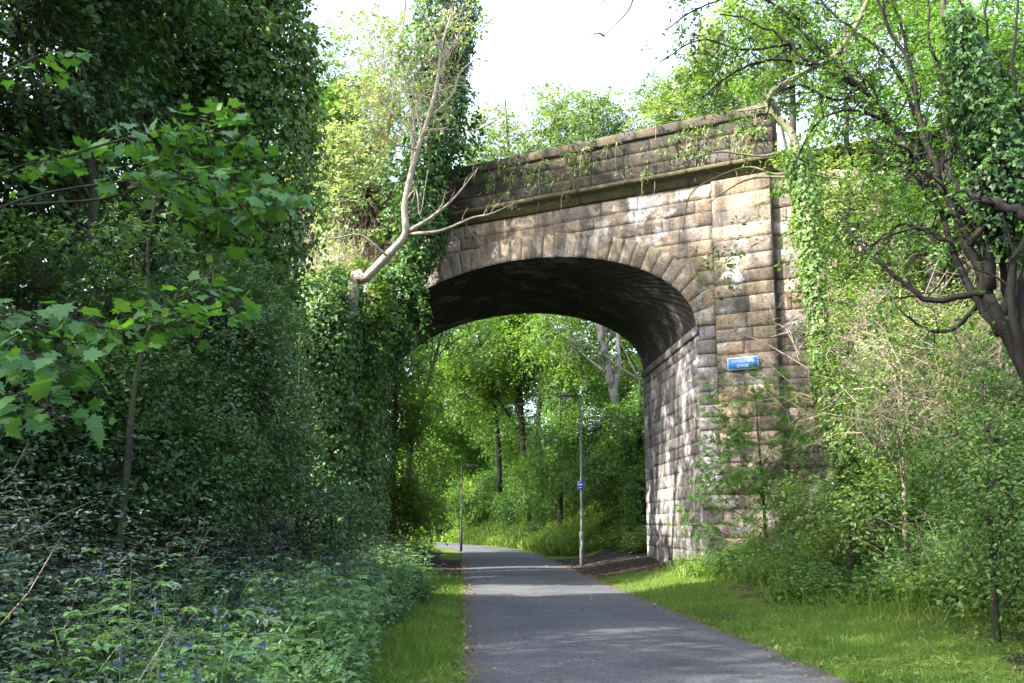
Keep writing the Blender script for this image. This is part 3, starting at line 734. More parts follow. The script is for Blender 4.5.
t_('bushy_tree', 'dark bushy tree behind the small-leaved shrub, between the ivy column and the bridge', 'tree', 205, 27, (205, 90), .18,
   [(205, 270, 26, 60, 50, 2.4), (235, 330, 26.2, 56, 60, 2.4), (160, 330, 25.6, 60, 70, 2.2), (250, 400, 26.2, 50, 60, 2.4), (215, 200, 26.2, 56, 46, 2.6), (150, 225, 26, 60, 50, 2.2), (190, 225, 24.2, 56, 60, 2.2), lobm((-6.8, 25.4, 13.4), (2.2, 2.4, 2.4), .8)], 'shrub', 'rhomb', .1, 16, slen=.5, gap=.3)  # tree added in the gap, lobes raised to shade path and inner wall
# ivy mass in front of the left abutment and the tall ivied stem behind it
r = thing('ivy_covered_stump', gp(345, 31), 'big rounded ivy mass hiding the left abutment of the bridge', 'ivy')
P = np.array([gp(335, 31), at(333, 470, 31), at(330, 390, 31), at(332, 320, 31), at(336, 272, 31)])
g = Geo(); tube(g, smooth_path(P, 4), .5, .3, 10, .2); g.build('trunk', M['bark'], r, True)
g = Geo(); ivy_sleeve(g, P, [.9, 1.2, 1.4, 1.55, 1.6, 1.25, .5], 360, .115, bumpy=.55); g.build('ivy', M['ivy'], r)
g = Geo(); cen, out, _ = lobe_points(lobs([(336, 305, 31, 50, 36, 2.6), (312, 345, 30.6, 42, 44, 2.0), (358, 335, 30.5, 32, 36, 1.0), (330, 420, 30, 40, 60, .7), (300, 360, 30.5, 30, 40, 1.0)], 'wide', .11, 12), .2, .8, .8)
sprays(g, 'wide', cen, out+UPV*.3, .4, 12, .11, .2); g.build('sunlit_ivy', M['ivy_light'], r)  # cap of lighter leaves: sun on the mound top put into leaf colour
r = thing('ivy_clad_tree', gp(362, 34), 'tall leaning tree clothed in dark ivy, covering the left end of the bridge', 'tree')
P = np.array([gp(362, 34), at(366, 430, 34), at(384, 330, 33.6), at(420, 220, 33.4), at(438, 110, 33.2), at(446, 20, 33), at(448, -90, 33)])
g = Geo(); tube(g, smooth_path(P, 5), .36, .16, 9, .15); g.build('trunk', M['bark'], r, True)
g = Geo(); ivy_sleeve(g, P, [.55, .6, .7, .85, 1.0, .9, .85, .75, .6], 340, .12, bumpy=.6); 
cen, out, _ = lobe_points(lobs([(398, 300, 33, 28, 50, 1.4), (366, 380, 32.5, 16, 50, 1.0), (455, 130, 33, 22, 40, 1.4), (430, 60, 33, 28, 40, 1.4), (412, 200, 33, 28, 40, 1.2)], 'wide', .12, 12), .2, .8, .7)
sprays(g, 'wide', cen, out, .45, 12, .12, .5); g.build('ivy', M['ivy'], r)

# bleached leaning tree with sparse pale spring leaves
r = thing('leaning_dead_tree', gp(352, 30.2), 'bleached leaning trunk with forked bare limbs rising out of the ivy mass', 'tree')
g = Geo(); ends = []
main = pp([(352, 300), (366, 278), (387, 256), (405, 234), (405, 205), (413, 165), (427, 122), (437, 84), (441, 50), (452, 10)], [30.2, 29.6, 29.4, 29.8])
tube(g, smooth_path(np.vstack([[gp(348, 30.6)], main]), 6), .19, .02, 9, .2, power=.9)
for rows, r0, Yb in [([(407, 232), (432, 217), (455, 197), (478, 168)], .075, [29.6, 28.8]), ([(409, 234), (440, 231), (472, 218), (490, 214), (515, 203)], .062, [29.6, 28.6]), ([(412, 165), (414, 120), (405, 85), (418, 40)], .06, [29.6, 30.2]),
                     ([(430, 118), (452, 95), (462, 70), (490, 52)], .045, [29.6, 29.2]), ([(403, 205), (416, 190), (420, 215), (428, 170)], .03, [29.5, 29]), ([(387, 256), (360, 235), (330, 238), (300, 222)], .04, [29.4, 28.8]), ([(420, 140), (398, 118), (375, 95), (350, 80)], .04, [29.6, 30]), ([(441, 50), (425, 15), (405, -10)], .03, [29.6, 29.8]), ([(470, 132), (488, 125), (504, 114)], .035, [29.6, 29])]:
    q = smooth_path(pp(rows, Yb), 5); tube(g, q, r0, .012, 6, .1); branchlets(g, q, r0*.6, 6, .9, 2, .1, ends)
branchlets(g, main[4:], .07, 22, 1.6, 2, .25, ends); g.build('trunk', M['bark_pale'], r, True)
r = thing('young_leaved_tree', gp(352, 37.5), 'thin tree with sparse cream-green young leaves left of the bridge parapet', 'tree')
g = Geo(); tube(g, smooth_path([gp(352, 37.5), at(360, 250, 37), at(392, 110, 36), at(410, -40, 36)], 6), .17, .04, 8, .1)
cen, out, li = lobe_points(lobs([(345, 215, 36, 45, 45, .9), (322, 180, 36, 30, 50, .8), (375, 130, 35, 52, 50, .8), (432, 70, 31, 46, 60, .3), (385, 50, 35, 50, 50, .6), (330, 275, 34, 40, 34, .8), (450, 15, 31, 40, 36, .25), (360, 170, 36, 50, 60, .7)], 'rhomb', .13, 14), .45, 1.2, .3)
A = np.repeat(np.array([at(378, 170, 36)]), len(cen), 0)*.25+cen*.75+jit(len(cen), .2)
twigs_to(g, A, cen, .010); g.build('trunk', M['twig'], r, True)
g = Geo(); sprays(g, 'rhomb', cen, out+UPV*.6, .45, 14, .13, .3, spread=.5); g.build('crown', M['pale'], r)

# sycamore sapling close to the camera
r = thing('sycamore_sapling', gp(-120, 5.6), 'young sycamore reaching in from the left with big lobed leaves on level sprays', 'sapling')
g = Geo(); st = pp([(-122, 560), (-110, 400), (-95, 250), (-60, 110), (-40, 0)], [5.6, 5.8])
tube(g, smooth_path(np.vstack([[gp(-120, 5.6)], st]), 5), .035, .012, 8, .15)
lf = Geo()
for rows, Yb, n, ls in [([(-95, 250), (20, 200), (110, 183), (190, 178), (245, 182), (292, 194)], [5.8, 6, 5.6], 99, 0.102), ([(20, 205), (120, 195), (165, 160), (200, 120), (245, 105)], [5.9, 6.2], 64, 0.094), ([(-95, 250), (0, 175), (60, 158), (110, 150)], [5.8, 6.4], 41, 0.098), ([(-60, 110), (0, 75), (50, 52), (84, 58)], [5.8, 6.3], 19, 0.098), ([(60, 158), (120, 140), (170, 130), (250, 137)], [6.1, 5.8], 70, 0.098),
                        ([(-95, 250), (40, 325), (130, 318), (180, 296), (240, 248)], [5.8, 5.7], 48, 0.094), ([(60, 330), (130, 330), (185, 318), (245, 300)], [5.8, 5.6], 54, 0.094), ([(-110, 330), (-30, 320), (40, 315), (120, 330)], [5.5, 5.0], 64, 0.102), ([(-110, 400), (-50, 365), (20, 352), (75, 372)], [5.5, 4.6], 54, 0.102), ([(130, 182), (170, 200), (210, 214), (250, 204)], [5.8, 5.6], 48, 0.098), ([(-60, 420), (0, 400), (40, 395), (60, 420)], [5.2, 4.7], 25, 0.098)]:
    q = smooth_path(pp(rows, Yb), 5); tube(g, q, .009, .0025, 5)
    n = int(n*1.45); u = rng.uniform(.3, 1.02, n)**.8; p = np.stack([np.interp(u, np.linspace(0, 1, len(q)), q[:, k]) for k in range(3)], 1)
    d = nz(q[-1]-q[-4]); lat = nz(np.cross(d, UPV)); sd = rng.choice([-1.0, 1.0], n)[:, None]
    f = p+lat*sd*rng.uniform(.03, .2, (n, 1))+jit(n, .05); f[:, 2] -= .03
    twigs_to(g, p, f, .0025, .05)
    leaves(lf, 'maple', f, d*.5+lat*sd*.7+jit(n, .3)-UPV*.3, UPV*.8+jit(n, .42), size_(n, ls*.8, .34), .5+rng.normal(0, .2, n))
g.build('trunk', M['bark'], r, True); lf.build('crown', M['maple'], r)
r = thing('young_tree', gp(122, 11.5), 'thin bare grey stem rising from the brambles before the left shrubs', 'tree')
g = Geo(); P = np.vstack([[gp(122, 11.5)], pp([(126, 480), (131, 420), (137, 372), (150, 320), (148, 250), (160, 170)], 11.5)]); tube(g, smooth_path(P, 5), .045, .015, 8, .15)
ends = []; branchlets(g, smooth_path(P[4:], 4), .02, 10, .8, 2, .3, ends); g.build('trunk', M['bark'], r, True)
e = np.array([q[0] for q in ends]); d = np.array([q[1] for q in ends])
g = Geo(); sprays(g, 'rhomb', e, d, .4, 12, .07, .3); g.build('crown', M['shrub'], r)

# trees on the left bank behind and beyond the bridge
GB = 'trees beyond the bridge'
def far(label, px, Y, top, r0, rows, lf, ls=.17, bark='bark', tmpl='rhomb', nl=14, **kw):
    return t_('broadleaf_tree', label, 'tree', px, Y, top, r0, rows, lf, tmpl, ls, nl, slen=kw.pop('slen', .9), gap=kw.pop('gap', .3), bark=bark, group=GB, **kw)
far('mid-green tree on the bank left of the bridge, behind the cream-leaved tree', 330, 46, (340, 130), .25, [(335, 215, 46, 50, 60, 3), (322, 140, 47, 40, 50, 2.6), (362, 130, 48, 36, 60, 2.4), (300, 270, 45, 45, 45, 3), (375, 230, 47, 36, 60, 2.6), (345, 75, 48, 36, 36, 1.2)], 'mid', .15)
far('bushy tree beyond the left abutment, seen at the left edge of the arch', 392, 50, (398, 300), .2, [(398, 400, 50, 34, 50, 2.6), (405, 480, 49, 28, 50, 3), (380, 330, 52, 40, 50, 2.4), (425, 510, 55, 18, 22, 2.6)], 'spring', .14)
r, tp = far('dark leaning tree with slanting boughs against a bright gap at the left of the arch', 402, 57, (445, 322), .22, [(470, 330, 57, 30, 24, 1.0), (425, 318, 58, 36, 24, 1.0), (400, 370, 56, 22, 30, 1.6)], 'mid', .15, trunkpx=[(412, 440), (430, 375)], twig=True)
far('bright spring-green tree far down the path beneath the crown of the arch', 452, 96, (470, 300), .25, [(455, 400, 96, 50, 45, 2.6), (430, 450, 94, 30, 40, 2.6), (490, 440, 98, 42, 45, 2.6), (462, 340, 97, 60, 40, 1.8)], 'spring', .24)
far('dense low tree closing the view where the path bends left', 438, 112, (430, 380), .25, [(425, 480, 110, 30, 30, 3), (465, 490, 112, 36, 28, 3), (440, 430, 114, 45, 45, 2.4), (500, 470, 112, 35, 35, 3)], 'spring', .25)
far('many-stemmed tree with dark upright trunks right of the path bend', 530, 72, (512, 250), .17, [(500, 350, 72, 55, 40, 2.6), (545, 340, 70, 45, 50, 2.4), (470, 375, 74, 35, 35, 2.2), (520, 420, 74, 40, 30, 1.6), (515, 290, 72, 70, 40, 2.2)], 'spring', .19, bark='bark_black',
    extra=[(pp([(526, 500), (522, 420), (518, 350), (520, 300)], 71), .24, .08), (pp([(541, 500), (538, 430), (545, 360), (556, 310)], 69), .26, .09), (pp([(500, 492), (497, 420), (486, 360), (470, 310)], 73), .2, .07), (pp([(512, 420), (495, 395), (478, 385), (455, 378)], 72), .1, .03)], trunkpx=[(522, 430), (512, 340)])
far('low bushy thicket on the sunny bank where the path bends away', 480, 86, (480, 470), .08, [(474, 500, 86, 22, 22, 2), (520, 508, 78, 24, 20, 2), (448, 512, 92, 20, 20, 2), (500, 485, 84, 20, 22, 1.6), (545, 515, 68, 22, 16, 2)], 'mid', .2)
far('pale smooth-barked forked tree leaning over the right bank beyond the bridge', 632, 52, (588, 260), .30, [(600, 345, 55, 35, 26, 1.2), (560, 330, 57, 36, 30, 1.6), (635, 300, 54, 60, 40, 1.6), (625, 350, 62, 34, 40, 2)], 'spring', .17, bark='bark_grey', trunkpx=[(626, 450), (618, 415), (609, 375), (600, 330)], r1=.15,
    extra=[(pp([(614, 395), (619, 360), (618, 320), (624, 260)], 52), .15, .10), (pp([(601, 340), (585, 345), (570, 345)], 52), .06, .02)])
far('dark shady tree low on the right bank just beyond the bridge', 640, 47, (640, 380), .22, [(640, 440, 47, 28, 36, 2.8), (600, 475, 50, 24, 20, 2.4), (585, 440, 56, 26, 36, 2.4), (658, 390, 50, 20, 40, 2.6), (655, 500, 45, 24, 30, 3), (575, 380, 58, 30, 24, 1.6), (590, 400, 66, 40, 34, 2), (640, 390, 60, 34, 40, 2)], 'mid', .15, bark='bark_black')
far('dark shrubby tree on the grassy bank behind the lamp post', 560, 62, (560, 390), .2, [(560, 455, 62, 30, 34, 2.0), (535, 480, 66, 26, 20, 1.6), (575, 400, 64, 30, 34, 1.6)], 'mid', .15)
for lab, b, top in [('hidden tall tree added for shade on the left bank just beyond the bridge', (-11.5, 52), 24), ('hidden tall tree added for shade on the left bank further beyond the bridge', (-13, 63), 25), ('hidden tall tree added for shade on the left bank near the path bend', (-17, 75), 26)]:  # hidden trees added to shade the lower view through the arch
    z = float(height(b[0], b[1])); tree('broadleaf_tree', lab, 'tree', [(b[0], b[1], z-.2), (b[0]+.3, b[1]+.2, z+7), (b[0]-.2, b[1], top)], .3,
         lobs([lobm((b[0], b[1], top-5.5), (3.8, 4.4, 5), .6), lobm((b[0]+2.6, b[1]-3, top-9), (3, 3.4, 4), .6), lobm((b[0]+2, b[1]+3.5, top-8), (3, 3.2, 4.4), .6)], 'rhomb', .2, 14), 'mid', tmpl='rhomb', lsize=.2, nl=14, slen=1, gap=.3, group=GB)
# crowns that clear the parapet
far('pale feathery treetop behind the left half of the parapet', 596, 66, (505, 100), .24, [(500, 150, 66, 46, 34, 1.2), (545, 130, 66, 44, 34, 1.3), (480, 170, 66, 30, 26, 1.2)], 'yellow', .17, gap=.45, trunkpx=[(585, 440), (550, 320), (515, 200)], bark='bark_black')
far('pale feathery treetop behind the middle of the parapet', 640, 62, (590, 90), .24, [(590, 125, 62, 46, 32, 1.3), (635, 118, 61, 44, 34, 1.3), (560, 140, 63, 36, 28, 1.2)], 'yellow', .16, gap=.45, trunkpx=[(632, 400), (605, 250)], bark='bark_black')
far('taller spring-green tree above the right end of the parapet', 715, 50, (700, 20), .3, [(690, 105, 50, 46, 40, 1.3), (740, 60, 48, 55, 55, 1.4), (670, 125, 52, 40, 26, 1.2), (720, 110, 47, 36, 30, 1.4)], 'yellow', .14, gap=.45)

def scatter_(n, spots):
    i = rng.integers(0, len(spots), n); P = np.array([at(spots[q][0]+rng.normal(0, 28), rng.uniform(300, 455), spots[q][1]+rng.normal(0, .7)) for q in i]); return P
# ------------------------------------------------------------------ right bank
GR = 'trees on the right bank'
COVK = 1.9
def rt(label, px, Y, top, r0, rows, lf, ls=.085, tmpl='rhomb', nl=14, **kw):
    return t_(kw.pop('name', 'bank_tree'), label, kw.pop('cat', 'tree'), px, Y, top, r0, rows, lf, tmpl, ls, nl, slen=kw.pop('slen', .55), gap=kw.pop('gap', .4), group=GR, **kw)
rt('sunlit tree with yellow-green leaves beside the right end of the bridge', 850, 25, (845, 20), .16, [(850, 215, 24.5, 40, 60, 1.2), (800, 170, 25.5, 22, 36, .8), (850, 110, 25, 50, 50, 1.2), (828, 290, 24, 30, 40, .6), (880, 240, 24, 50, 60, 1.3)], 'yellow', .1)
rt('leafy tree behind the dark bare boughs in the upper right', 965, 24, (940, -80), .2, [(930, 130, 24, 60, 60, 1.6), (980, 60, 24, 70, 60, 1.6), (1010, 190, 22, 60, 70, 1.8), (900, 30, 26, 60, 50, 1.4), (1060, 90, 23, 70, 90, 2), (960, 230, 22.5, 50, 50, 1.4)], 'mid', .1)
rt('tall bright tree rising behind the bridge wing wall', 800, 40, (790, -80), .25, [(790, 60, 40, 50, 50, 1.3), (840, 20, 38, 60, 50, 1.5), (770, 0, 40, 50, 40, 1.0), (900, -20, 36, 60, 50, 1.6), (960, 20, 34, 60, 60, 1.5)], 'spring', .13)
rt('backing tree high on the right bank at the picture edge', 1040, 30, (1030, -60), .25, [(1030, 220, 30, 70, 80, 2.2), (960, 300, 29, 70, 60, 2), (1000, 100, 31, 80, 80, 2), (890, 340, 29, 60, 55, 2)], 'spring', .12)
rt('tangled thicket of pale dry stems and small leaves on the right bank', 900, 18, (900, 290), .05, [(885, 345, 18.5, 55, 55, 1.0), (855, 330, 20, 34, 50, .8), (945, 350, 17.5, 50, 55, 1.0), (1000, 350, 16, 50, 60, 1.2), (915, 410, 17.5, 55, 40, .8), (855, 405, 18.5, 36, 34, .6)], 'yellow', .06, bark='twig', name='thicket', cat='thicket', shell=.1)
rt('shaded bush with glossy ivy leaves low at the right edge', 985, 12, (985, 420), .05, [(985, 440, 12.5, 50, 40, 1.3), (1025, 500, 11.5, 55, 55, 1.5), (950, 465, 13, 40, 30, 1.0), (1010, 560, 11.6, 45, 35, .9), (1010, 410, 13, 45, 45, 1.0)], 'ivy_light', .058, 'rhomb', name='ivy_bush', cat='bush', gap=.5)
rt('feathery elder shrub drooping in front of the bridge pilaster', 765, 26.3, (755, 390), .05, [(755, 415, 26.2, 46, 34, 1.2), (735, 395, 26.6, 30, 20, .8), (770, 455, 25.8, 48, 30, 1.4), (735, 470, 26, 36, 34, 1.1), (790, 420, 26, 24, 30, .6), (715, 515, 26.4, 24, 22, 1.6), (800, 470, 25, 45, 40, 1.4)], 'mid', .16, 'pinnate', nl=7, name='elder_shrub', cat='shrub', droop=.1, flat=1.1)
rt('leafy low shrub in bright sun at the foot of the right bank', 845, 19.5, (850, 470), .04, [(850, 495, 19.5, 50, 28, 1.6), (800, 515, 20.5, 40, 22, 1.6), (890, 505, 18, 45, 28, 1.4)], 'herb', .085, name='low_shrub', cat='shrub')

g = Geo(); n = 260; B = scatter_(n, [(900, 17.5), (850, 20), (960, 16), (1000, 15), (820, 21), (930, 18.5)]); A = jit(n, 1.0); A[:, 2] = rng.uniform(-.6, 1.0, n)
r = thing('bramble_thicket', gp(905, 18), 'pale arching dead stems tangled over the sunlit bank below the bare tree', 'brambles'); twigs_to(g, B, B+A*1.1, rng.uniform(.005, .012, n), .5); g.build('stems', M['twig'], r)
g = Geo(); k = rng.random(n) < .5; sprays(g, 'rhomb', (B+A*.8)[k], jit(int(k.sum()), 1), .4, 9, .06, .2); g.build('leaves', M['yellow'], r)
# ivied pale limb curving up in front of the wing wall
r = thing('ivy_clad_limb', gp(875, 19.3), 'curving mossy stem wrapped in bright ivy in front of the wing wall', 'tree')
P = pp([(872, 512), (848, 470), (833, 420), (823, 360), (815, 290), (806, 210), (796, 148), (787, 127), (769, 111), (772, 92), (807, 71), (838, 52), (868, 0), (880, -60)], [19.3, 20, 21, 21.5, 20.5])
g = Geo(); tube(g, smooth_path(np.vstack([[gp(875, 19.3)], P]), 6), .15, .05, 8, .15)
ends = []; branchlets(g, smooth_path(P[6:], 3), .06, 14, 1.6, 2, .1, ends)
for rows, r0, Yb in [([(800, 172), (774, 174), (749, 167), (717, 177), (690, 195), (683, 232)], .035, [21.5, 23]), ([(800, 180), (784, 177), (746, 180), (708, 203)], .05, [21.5, 23]), ([(790, 150), (760, 156), (720, 152), (690, 160), (672, 165), (655, 140)], .03, [21.5, 22.5])]:
    q = smooth_path(pp(rows, Yb), 5); tube(g, q, r0, .01, 6, .1); branchlets(g, q, r0*.5, 4, .7, 1, .1)
g.build('trunk', M['bark_moss'], r, True)
g = Geo(); ivy_sleeve(g, P[:7], [.22, .25, .22, .2, .25, .3, .3], 420, .085, rbias=.15); g.build('ivy', M['ivy_light'], r)
g = Geo(); cen, out, _ = lobe_points(lobs([(815, 225, 21.3, 24, 50, .8), (800, 160, 21.5, 20, 30, .8), (805, 250, 22, 18, 40, .4), (715, 272, 23, 22, 14, .8), (815, 340, 23, 22, 40, .3), (745, 240, 24, 20, 14, .3)], 'rhomb', .1, 12), .35, 1.2, .3)
sprays(g, 'rhomb', cen, out, .4, 12, .1, .2, 1.0); g.build('crown', M['yellow'], r)

# dark bare-limbed tree leaning in from the right
r = thing('leaning_bare_tree', gp(1125, 10.6), 'dark bare-limbed tree arching in from the right edge over the verge', 'tree')
g = Geo(); ends = []
trk = pp([(1105, 530), (1056, 430), (1020, 360), (988, 296)], [10.6, 10.9]); tube(g, smooth_path(np.vstack([[gp(1125, 10.6)], trk]), 5), .125, .07, 9, .15)
for rows, r0, Yb, nb, ln in [
   ([(988, 299), (983, 246), (957, 206), (922, 167), (891, 123), (865, 92), (816, 66), (764, 26), (720, 14)], .062, [10.9, 11.4, 12.5], 20, 1.0),
   ([(986, 296), (970, 246), (942, 185), (922, 127), (909, 66), (878, 0), (865, -50)], .058, [10.9, 11.3], 10, .8),
   ([(990, 290), (985, 220), (968, 140), (966, 60), (955, -40)], .065, [10.9, 10.4], 8, .7),
   ([(1000, 330), (1012, 260), (1005, 180), (985, 90), (990, -30)], .06, [10.9, 10.6], 8, .7),
   ([(1080, 240), (1024, 214), (990, 202), (975, 196), (950, 170), (940, 110)], .075, [10.2, 10.8], 6, .7),
   ([(988, 292), (960, 296), (926, 300), (905, 283), (880, 262), (856, 239), (839, 212)], .042, [10.9, 11.8], 9, .7),
   ([(986, 283), (966, 250), (940, 238), (913, 228), (880, 240)], .035, [10.9, 11.2], 6, .6),
   ([(1040, 420), (1010, 300), (1024, 240), (1060, 200)], .06, [10.6, 10.2], 4, .6),
   ([(922, 127), (905, 40), (885, -20)], .03, [11.3, 11.5], 5, .7), ([(891, 123), (850, 110), (815, 125), (790, 175)], .022, [11.6, 11.9], 6, .6),
   ([(816, 66), (770, 60), (730, 75), (700, 100)], .02, [12, 12.6], 12, .7), ([(865, 92), (800, 30), (760, -10)], .025, [11.8, 12.3], 10, .8), ([(790, 45), (745, 50), (700, 40), (660, 62)], .016, [12.2, 12.8], 10, .6),
   ([(1000, 335), (960, 270), (935, 200), (900, 160), (868, 150)], .05, [10.9, 11.6], 8, .7), ([(1010, 340), (1000, 240), (975, 150), (935, 60), (925, -20)], .05, [10.9, 11.2], 8, .8), ([(1030, 400), (1020, 300), (1035, 200), (1015, 80), (1020, -30)], .055, [10.6, 10.2], 8, .8),
   ([(957, 206), (930, 230), (900, 225), (872, 245)], .03, [11.2, 11.8], 8, .6), ([(922, 127), (890, 60), (840, 20), (800, -20)], .03, [11.5, 12], 10, .8), ([(865, 92), (835, 100), (800, 85), (775, 95), (765, 120)], .022, [11.8, 12.2], 8, .6), ([(970, 246), (1000, 200), (1024, 170), (1060, 150)], .04, [10.8, 10.3], 6, .7), ([(983, 300), (950, 330), (920, 325), (890, 300)], .03, [11, 11.6], 6, .6),
   ([(800, 20), (750, -5), (700, 8), (665, 30)], .016, [12.2, 12.8], 10, .6)]:
    q = smooth_path(pp(rows, Yb), 6); q[1:-1] += jit(len(q)-2, r0*.25); tube(g, q, r0*1.15, .009, 7, .12, power=.8); branchlets(g, q, max(.022, r0*.55), int(nb*1.6), ln, 2, .05, ends, .06)
g.build('trunk', M['bark_black'], r, True)
g = Geo(); ivy_sleeve(g, pp([(1015, 260), (1005, 190), (985, 110), (968, 50), (960, 10)], [10.8, 10.4]), [.2, .42, .40, .25, .14], 620, .062, 'ivy', .5, -.2); g.build('ivy', M['ivy'], r)
e = np.array([q[0] for q in ends]); d = np.array([q[1] for q in ends]); k = rng.random(len(e)) < .35
g = Geo(); sprays(g, 'rhomb', e[k], d[k], .25, 7, .06, .2); g.build('crown', M['mid'], r)
# twigs hanging into the top of the picture
r = thing('overhanging_branch', at(640, -160, 13), 'bare twig hanging into the bright sky at the top centre', 'branch')
g = Geo()
for rows in [[(660, -160), (645, -60), (633, 0), (620, 20), (604, 36)], [(633, 0), (618, -10), (600, 5)], [(604, 36), (598, 33), (590, 36)]]:
    q = smooth_path(pp(rows, [13, 12.5]), 4); tube(g, q, .016, .005, 5)
g.build('trunk', M['bark_black'], r, True)

# plants rooted in the parapet joints
def tuft(px, py, n, label):
    d = FW+RT*(px-512)/FPX+UP*(341.5-py)/FPX; o = N0+NO*.09; s = ((o-EYE)@NO)/(d@NO); p = EYE+d*s
    r = thing('wall_plant', p, label, 'plant', 'plants rooted in the parapet'); g = Geo()
    c = p+U*rng.normal(0, .5, n)[:, None]+UPV*rng.normal(0, .35, n)[:, None]+NO*rng.uniform(.0, .1, n)[:, None]
    sprays(g, 'narrow', c, NO*.8+jit(n, .4)-UPV*.15, .34, 9, .15, .7, .5); g.build('leaves', M['yellow'], r)
    g = Geo(); m = max(3, n//3); a = c[:m]; twigs_to(g, a, a+NO*.12-UPV*rng.uniform(.4, 1.3, m)[:, None], .012, .0); g.build('stems', M['twig'], r)
for a in [(500, 172, 18, 'pale hanging weed tuft near the left end of the parapet'), (533, 172, 26, 'drooping green weed clump left of the parapet middle'), (572, 160, 26, 'drooping green weed clump in the middle of the parapet'), (604, 152, 12, 'thin weed tuft right of the parapet middle'), (690, 142, 34, 'thick weed clump hanging towards the right end of the parapet'), (745, 130, 26, 'dark straggling weed clump at the right end of the parapet'), (645, 160, 10, 'small weed tuft between the middle and right clumps of the parapet')]: tuft(*a)

# ------------------------------------------------------------------ undergrowth and grass (uncountable)
def scatter(n, x0, x1, y0, y1, keep=None, ypow=1.0):
    Y = y0+(y1-y0)*rng.random(n)**ypow; X = rng.uniform(x0, x1, n)+off(Y)
    if keep is not None:
        k = keep(X-off(Y), Y); X, Y = X[k], Y[k]
    return np.stack([X, Y, height(X, Y)], 1)
def plants(geo, B, h, lv, per, tmpl, ls, droop=.25, lean=.25, hv=.3, up=.15, sgeo=None):
    n = len(B); hh = h*np.clip(rng.normal(1, hv, n), .35, 1.9)*(1+.35*noise3(B*np.array([1, 1, 0]), .9))
    ln = jit(n, lean); ln[:, 2] = 1; ln = nz(ln)
    if sgeo is not None: leaves(sgeo, 'stem', B, ln, jit(n, 1), hh, .5)
    for k in range(lv):
        u = (k+.6+rng.uniform(-.3, .3, n))/lv; p0 = B+ln*(hh*u)[:, None]; ph = rng.uniform(0, 6.28, n)
        for q in range(per):
            a = ph+q*6.283/per+rng.normal(0, .3, n); d = np.stack([np.cos(a), np.sin(a), np.zeros(n)], 1)
            leaves(geo, tmpl, p0, d+UPV*(up-droop*rng.random(n))[:, None]+jit(n, .15), UPV+d*.25+jit(n, .25), size_(n, ls)*(1.15-.45*u), .4+.25*u+.22*noise3(B, .8)+rng.normal(0, .16, n))
xl = lambda Y: np.interp(Y, [0, 8, 14, 24, 34, 46], [-.78, -.78, -.72, -.75, -1.7, -1.9])
# left: nettles at the verge, brambles behind, ivy carpet up the bank
g = Geo(); B = scatter(5200, -3.4, -.6, 3.2, 30, lambda x, y: (x < xl(y)-.15+.35*noise3(np.stack([x*0, y, y*0], 1), 1.1))&(rng.random(len(x)) < np.clip(1.2-(xl(y)-x-.8)*.85, .08, 1)))
plants(g, B, .56, 6, 4, 'ovate', .10, .45, .28, hv=.45, sgeo=g)
k = rng.random(len(B)) < .10; plants(g, B[k]+jit(int(k.sum()), .1)*np.array([1, 1, 0]), .8, 5, 3, 'pinnate', .17, .3, .3, sgeo=g)
B = B[rng.random(len(B)) < .5]+jit(1, .05); n = len(B); leaves(g, 'reed', B, UPV+jit(n, .35), jit(n, 1), size_(n, .5, .4), .5+rng.normal(0, .2, n)); tag(g.build('undergrowth', M['nettle']), kind='stuff')
g = Geo(); B = scatter(6500, -8, -1.6, 2.6, 33, lambda x, y: x < xl(y)-.8)
plants(g, B, .85, 6, 3, 'trifoil', .17, .35, .5, .4); tag(g.build('undergrowth', M['bramble']), kind='stuff')
g = Geo(); B = scatter(60000, -16, -2.0, 3, 48, lambda x, y: x < xl(y)-.6); B[:, 2] += rng.uniform(.02, .25, len(B))
leaves(g, 'wide', B, jit(len(B), 1)*np.array([1, 1, .3]), UPV+jit(len(B), .4), size_(len(B), .11), .4+rng.normal(0, .2, len(B))); 
B = scatter(50000, 7.6, 19, 6, 48); B[:, 2] += rng.uniform(.02, .2, len(B))
leaves(g, 'wide', B, jit(len(B), 1)*np.array([1, 1, .3]), UPV+jit(len(B), .4), size_(len(B), .1), .4+rng.normal(0, .2, len(B))); tag(g.build('ground_ivy', M['ivy']), kind='stuff')
# dry bramble stems
g = Geo(); B = scatter(150, -6.5, -1.9, 4.5, 26); A = jit(len(B), .55); A[:, 2] = rng.uniform(.4, 1.1, len(B)); twigs_to(g, B, B+A, .006, .25)
B = scatter(420, 7.2, 12, 9, 26); A = jit(len(B), .7); A[:, 2] = rng.uniform(.4, 1.3, len(B)); twigs_to(g, B, B+A, .007, .3); tag(g.build('dead_stems', M['twig']), kind='stuff')
# right: herbs on the bank foot
rb = lambda x, y: x > np.interp(y, [0, 10, 16, 22, 28, 40], [7.1, 7.0, 6.7, 6.2, 5.9, 6.7])+.4*noise3(np.stack([x*0, y, y*0+5], 1), 1.2)
g = Geo(); B = scatter(7000, 5.6, 12.5, 6, 28.5, lambda x, y: rb(x, y)&(rng.random(len(x)) < np.where(x > 9.5, .6, 1)))
plants(g, B, .5, 5, 3, 'ovate', .095, .4, .3, sgeo=g); tag(g.build('undergrowth', M['herb']), kind='stuff')
g = Geo(); B = scatter(5000, 6.4, 12, 6, 27, lambda x, y: rb(x-.35, y)&(noise3(np.stack([x, y, x*0], 1), .7) > -.1))
plants(g, B, .62, 5, 4, 'ovate', .09, .45, .25, sgeo=g); tag(g.build('undergrowth', M['nettle']), kind='stuff')
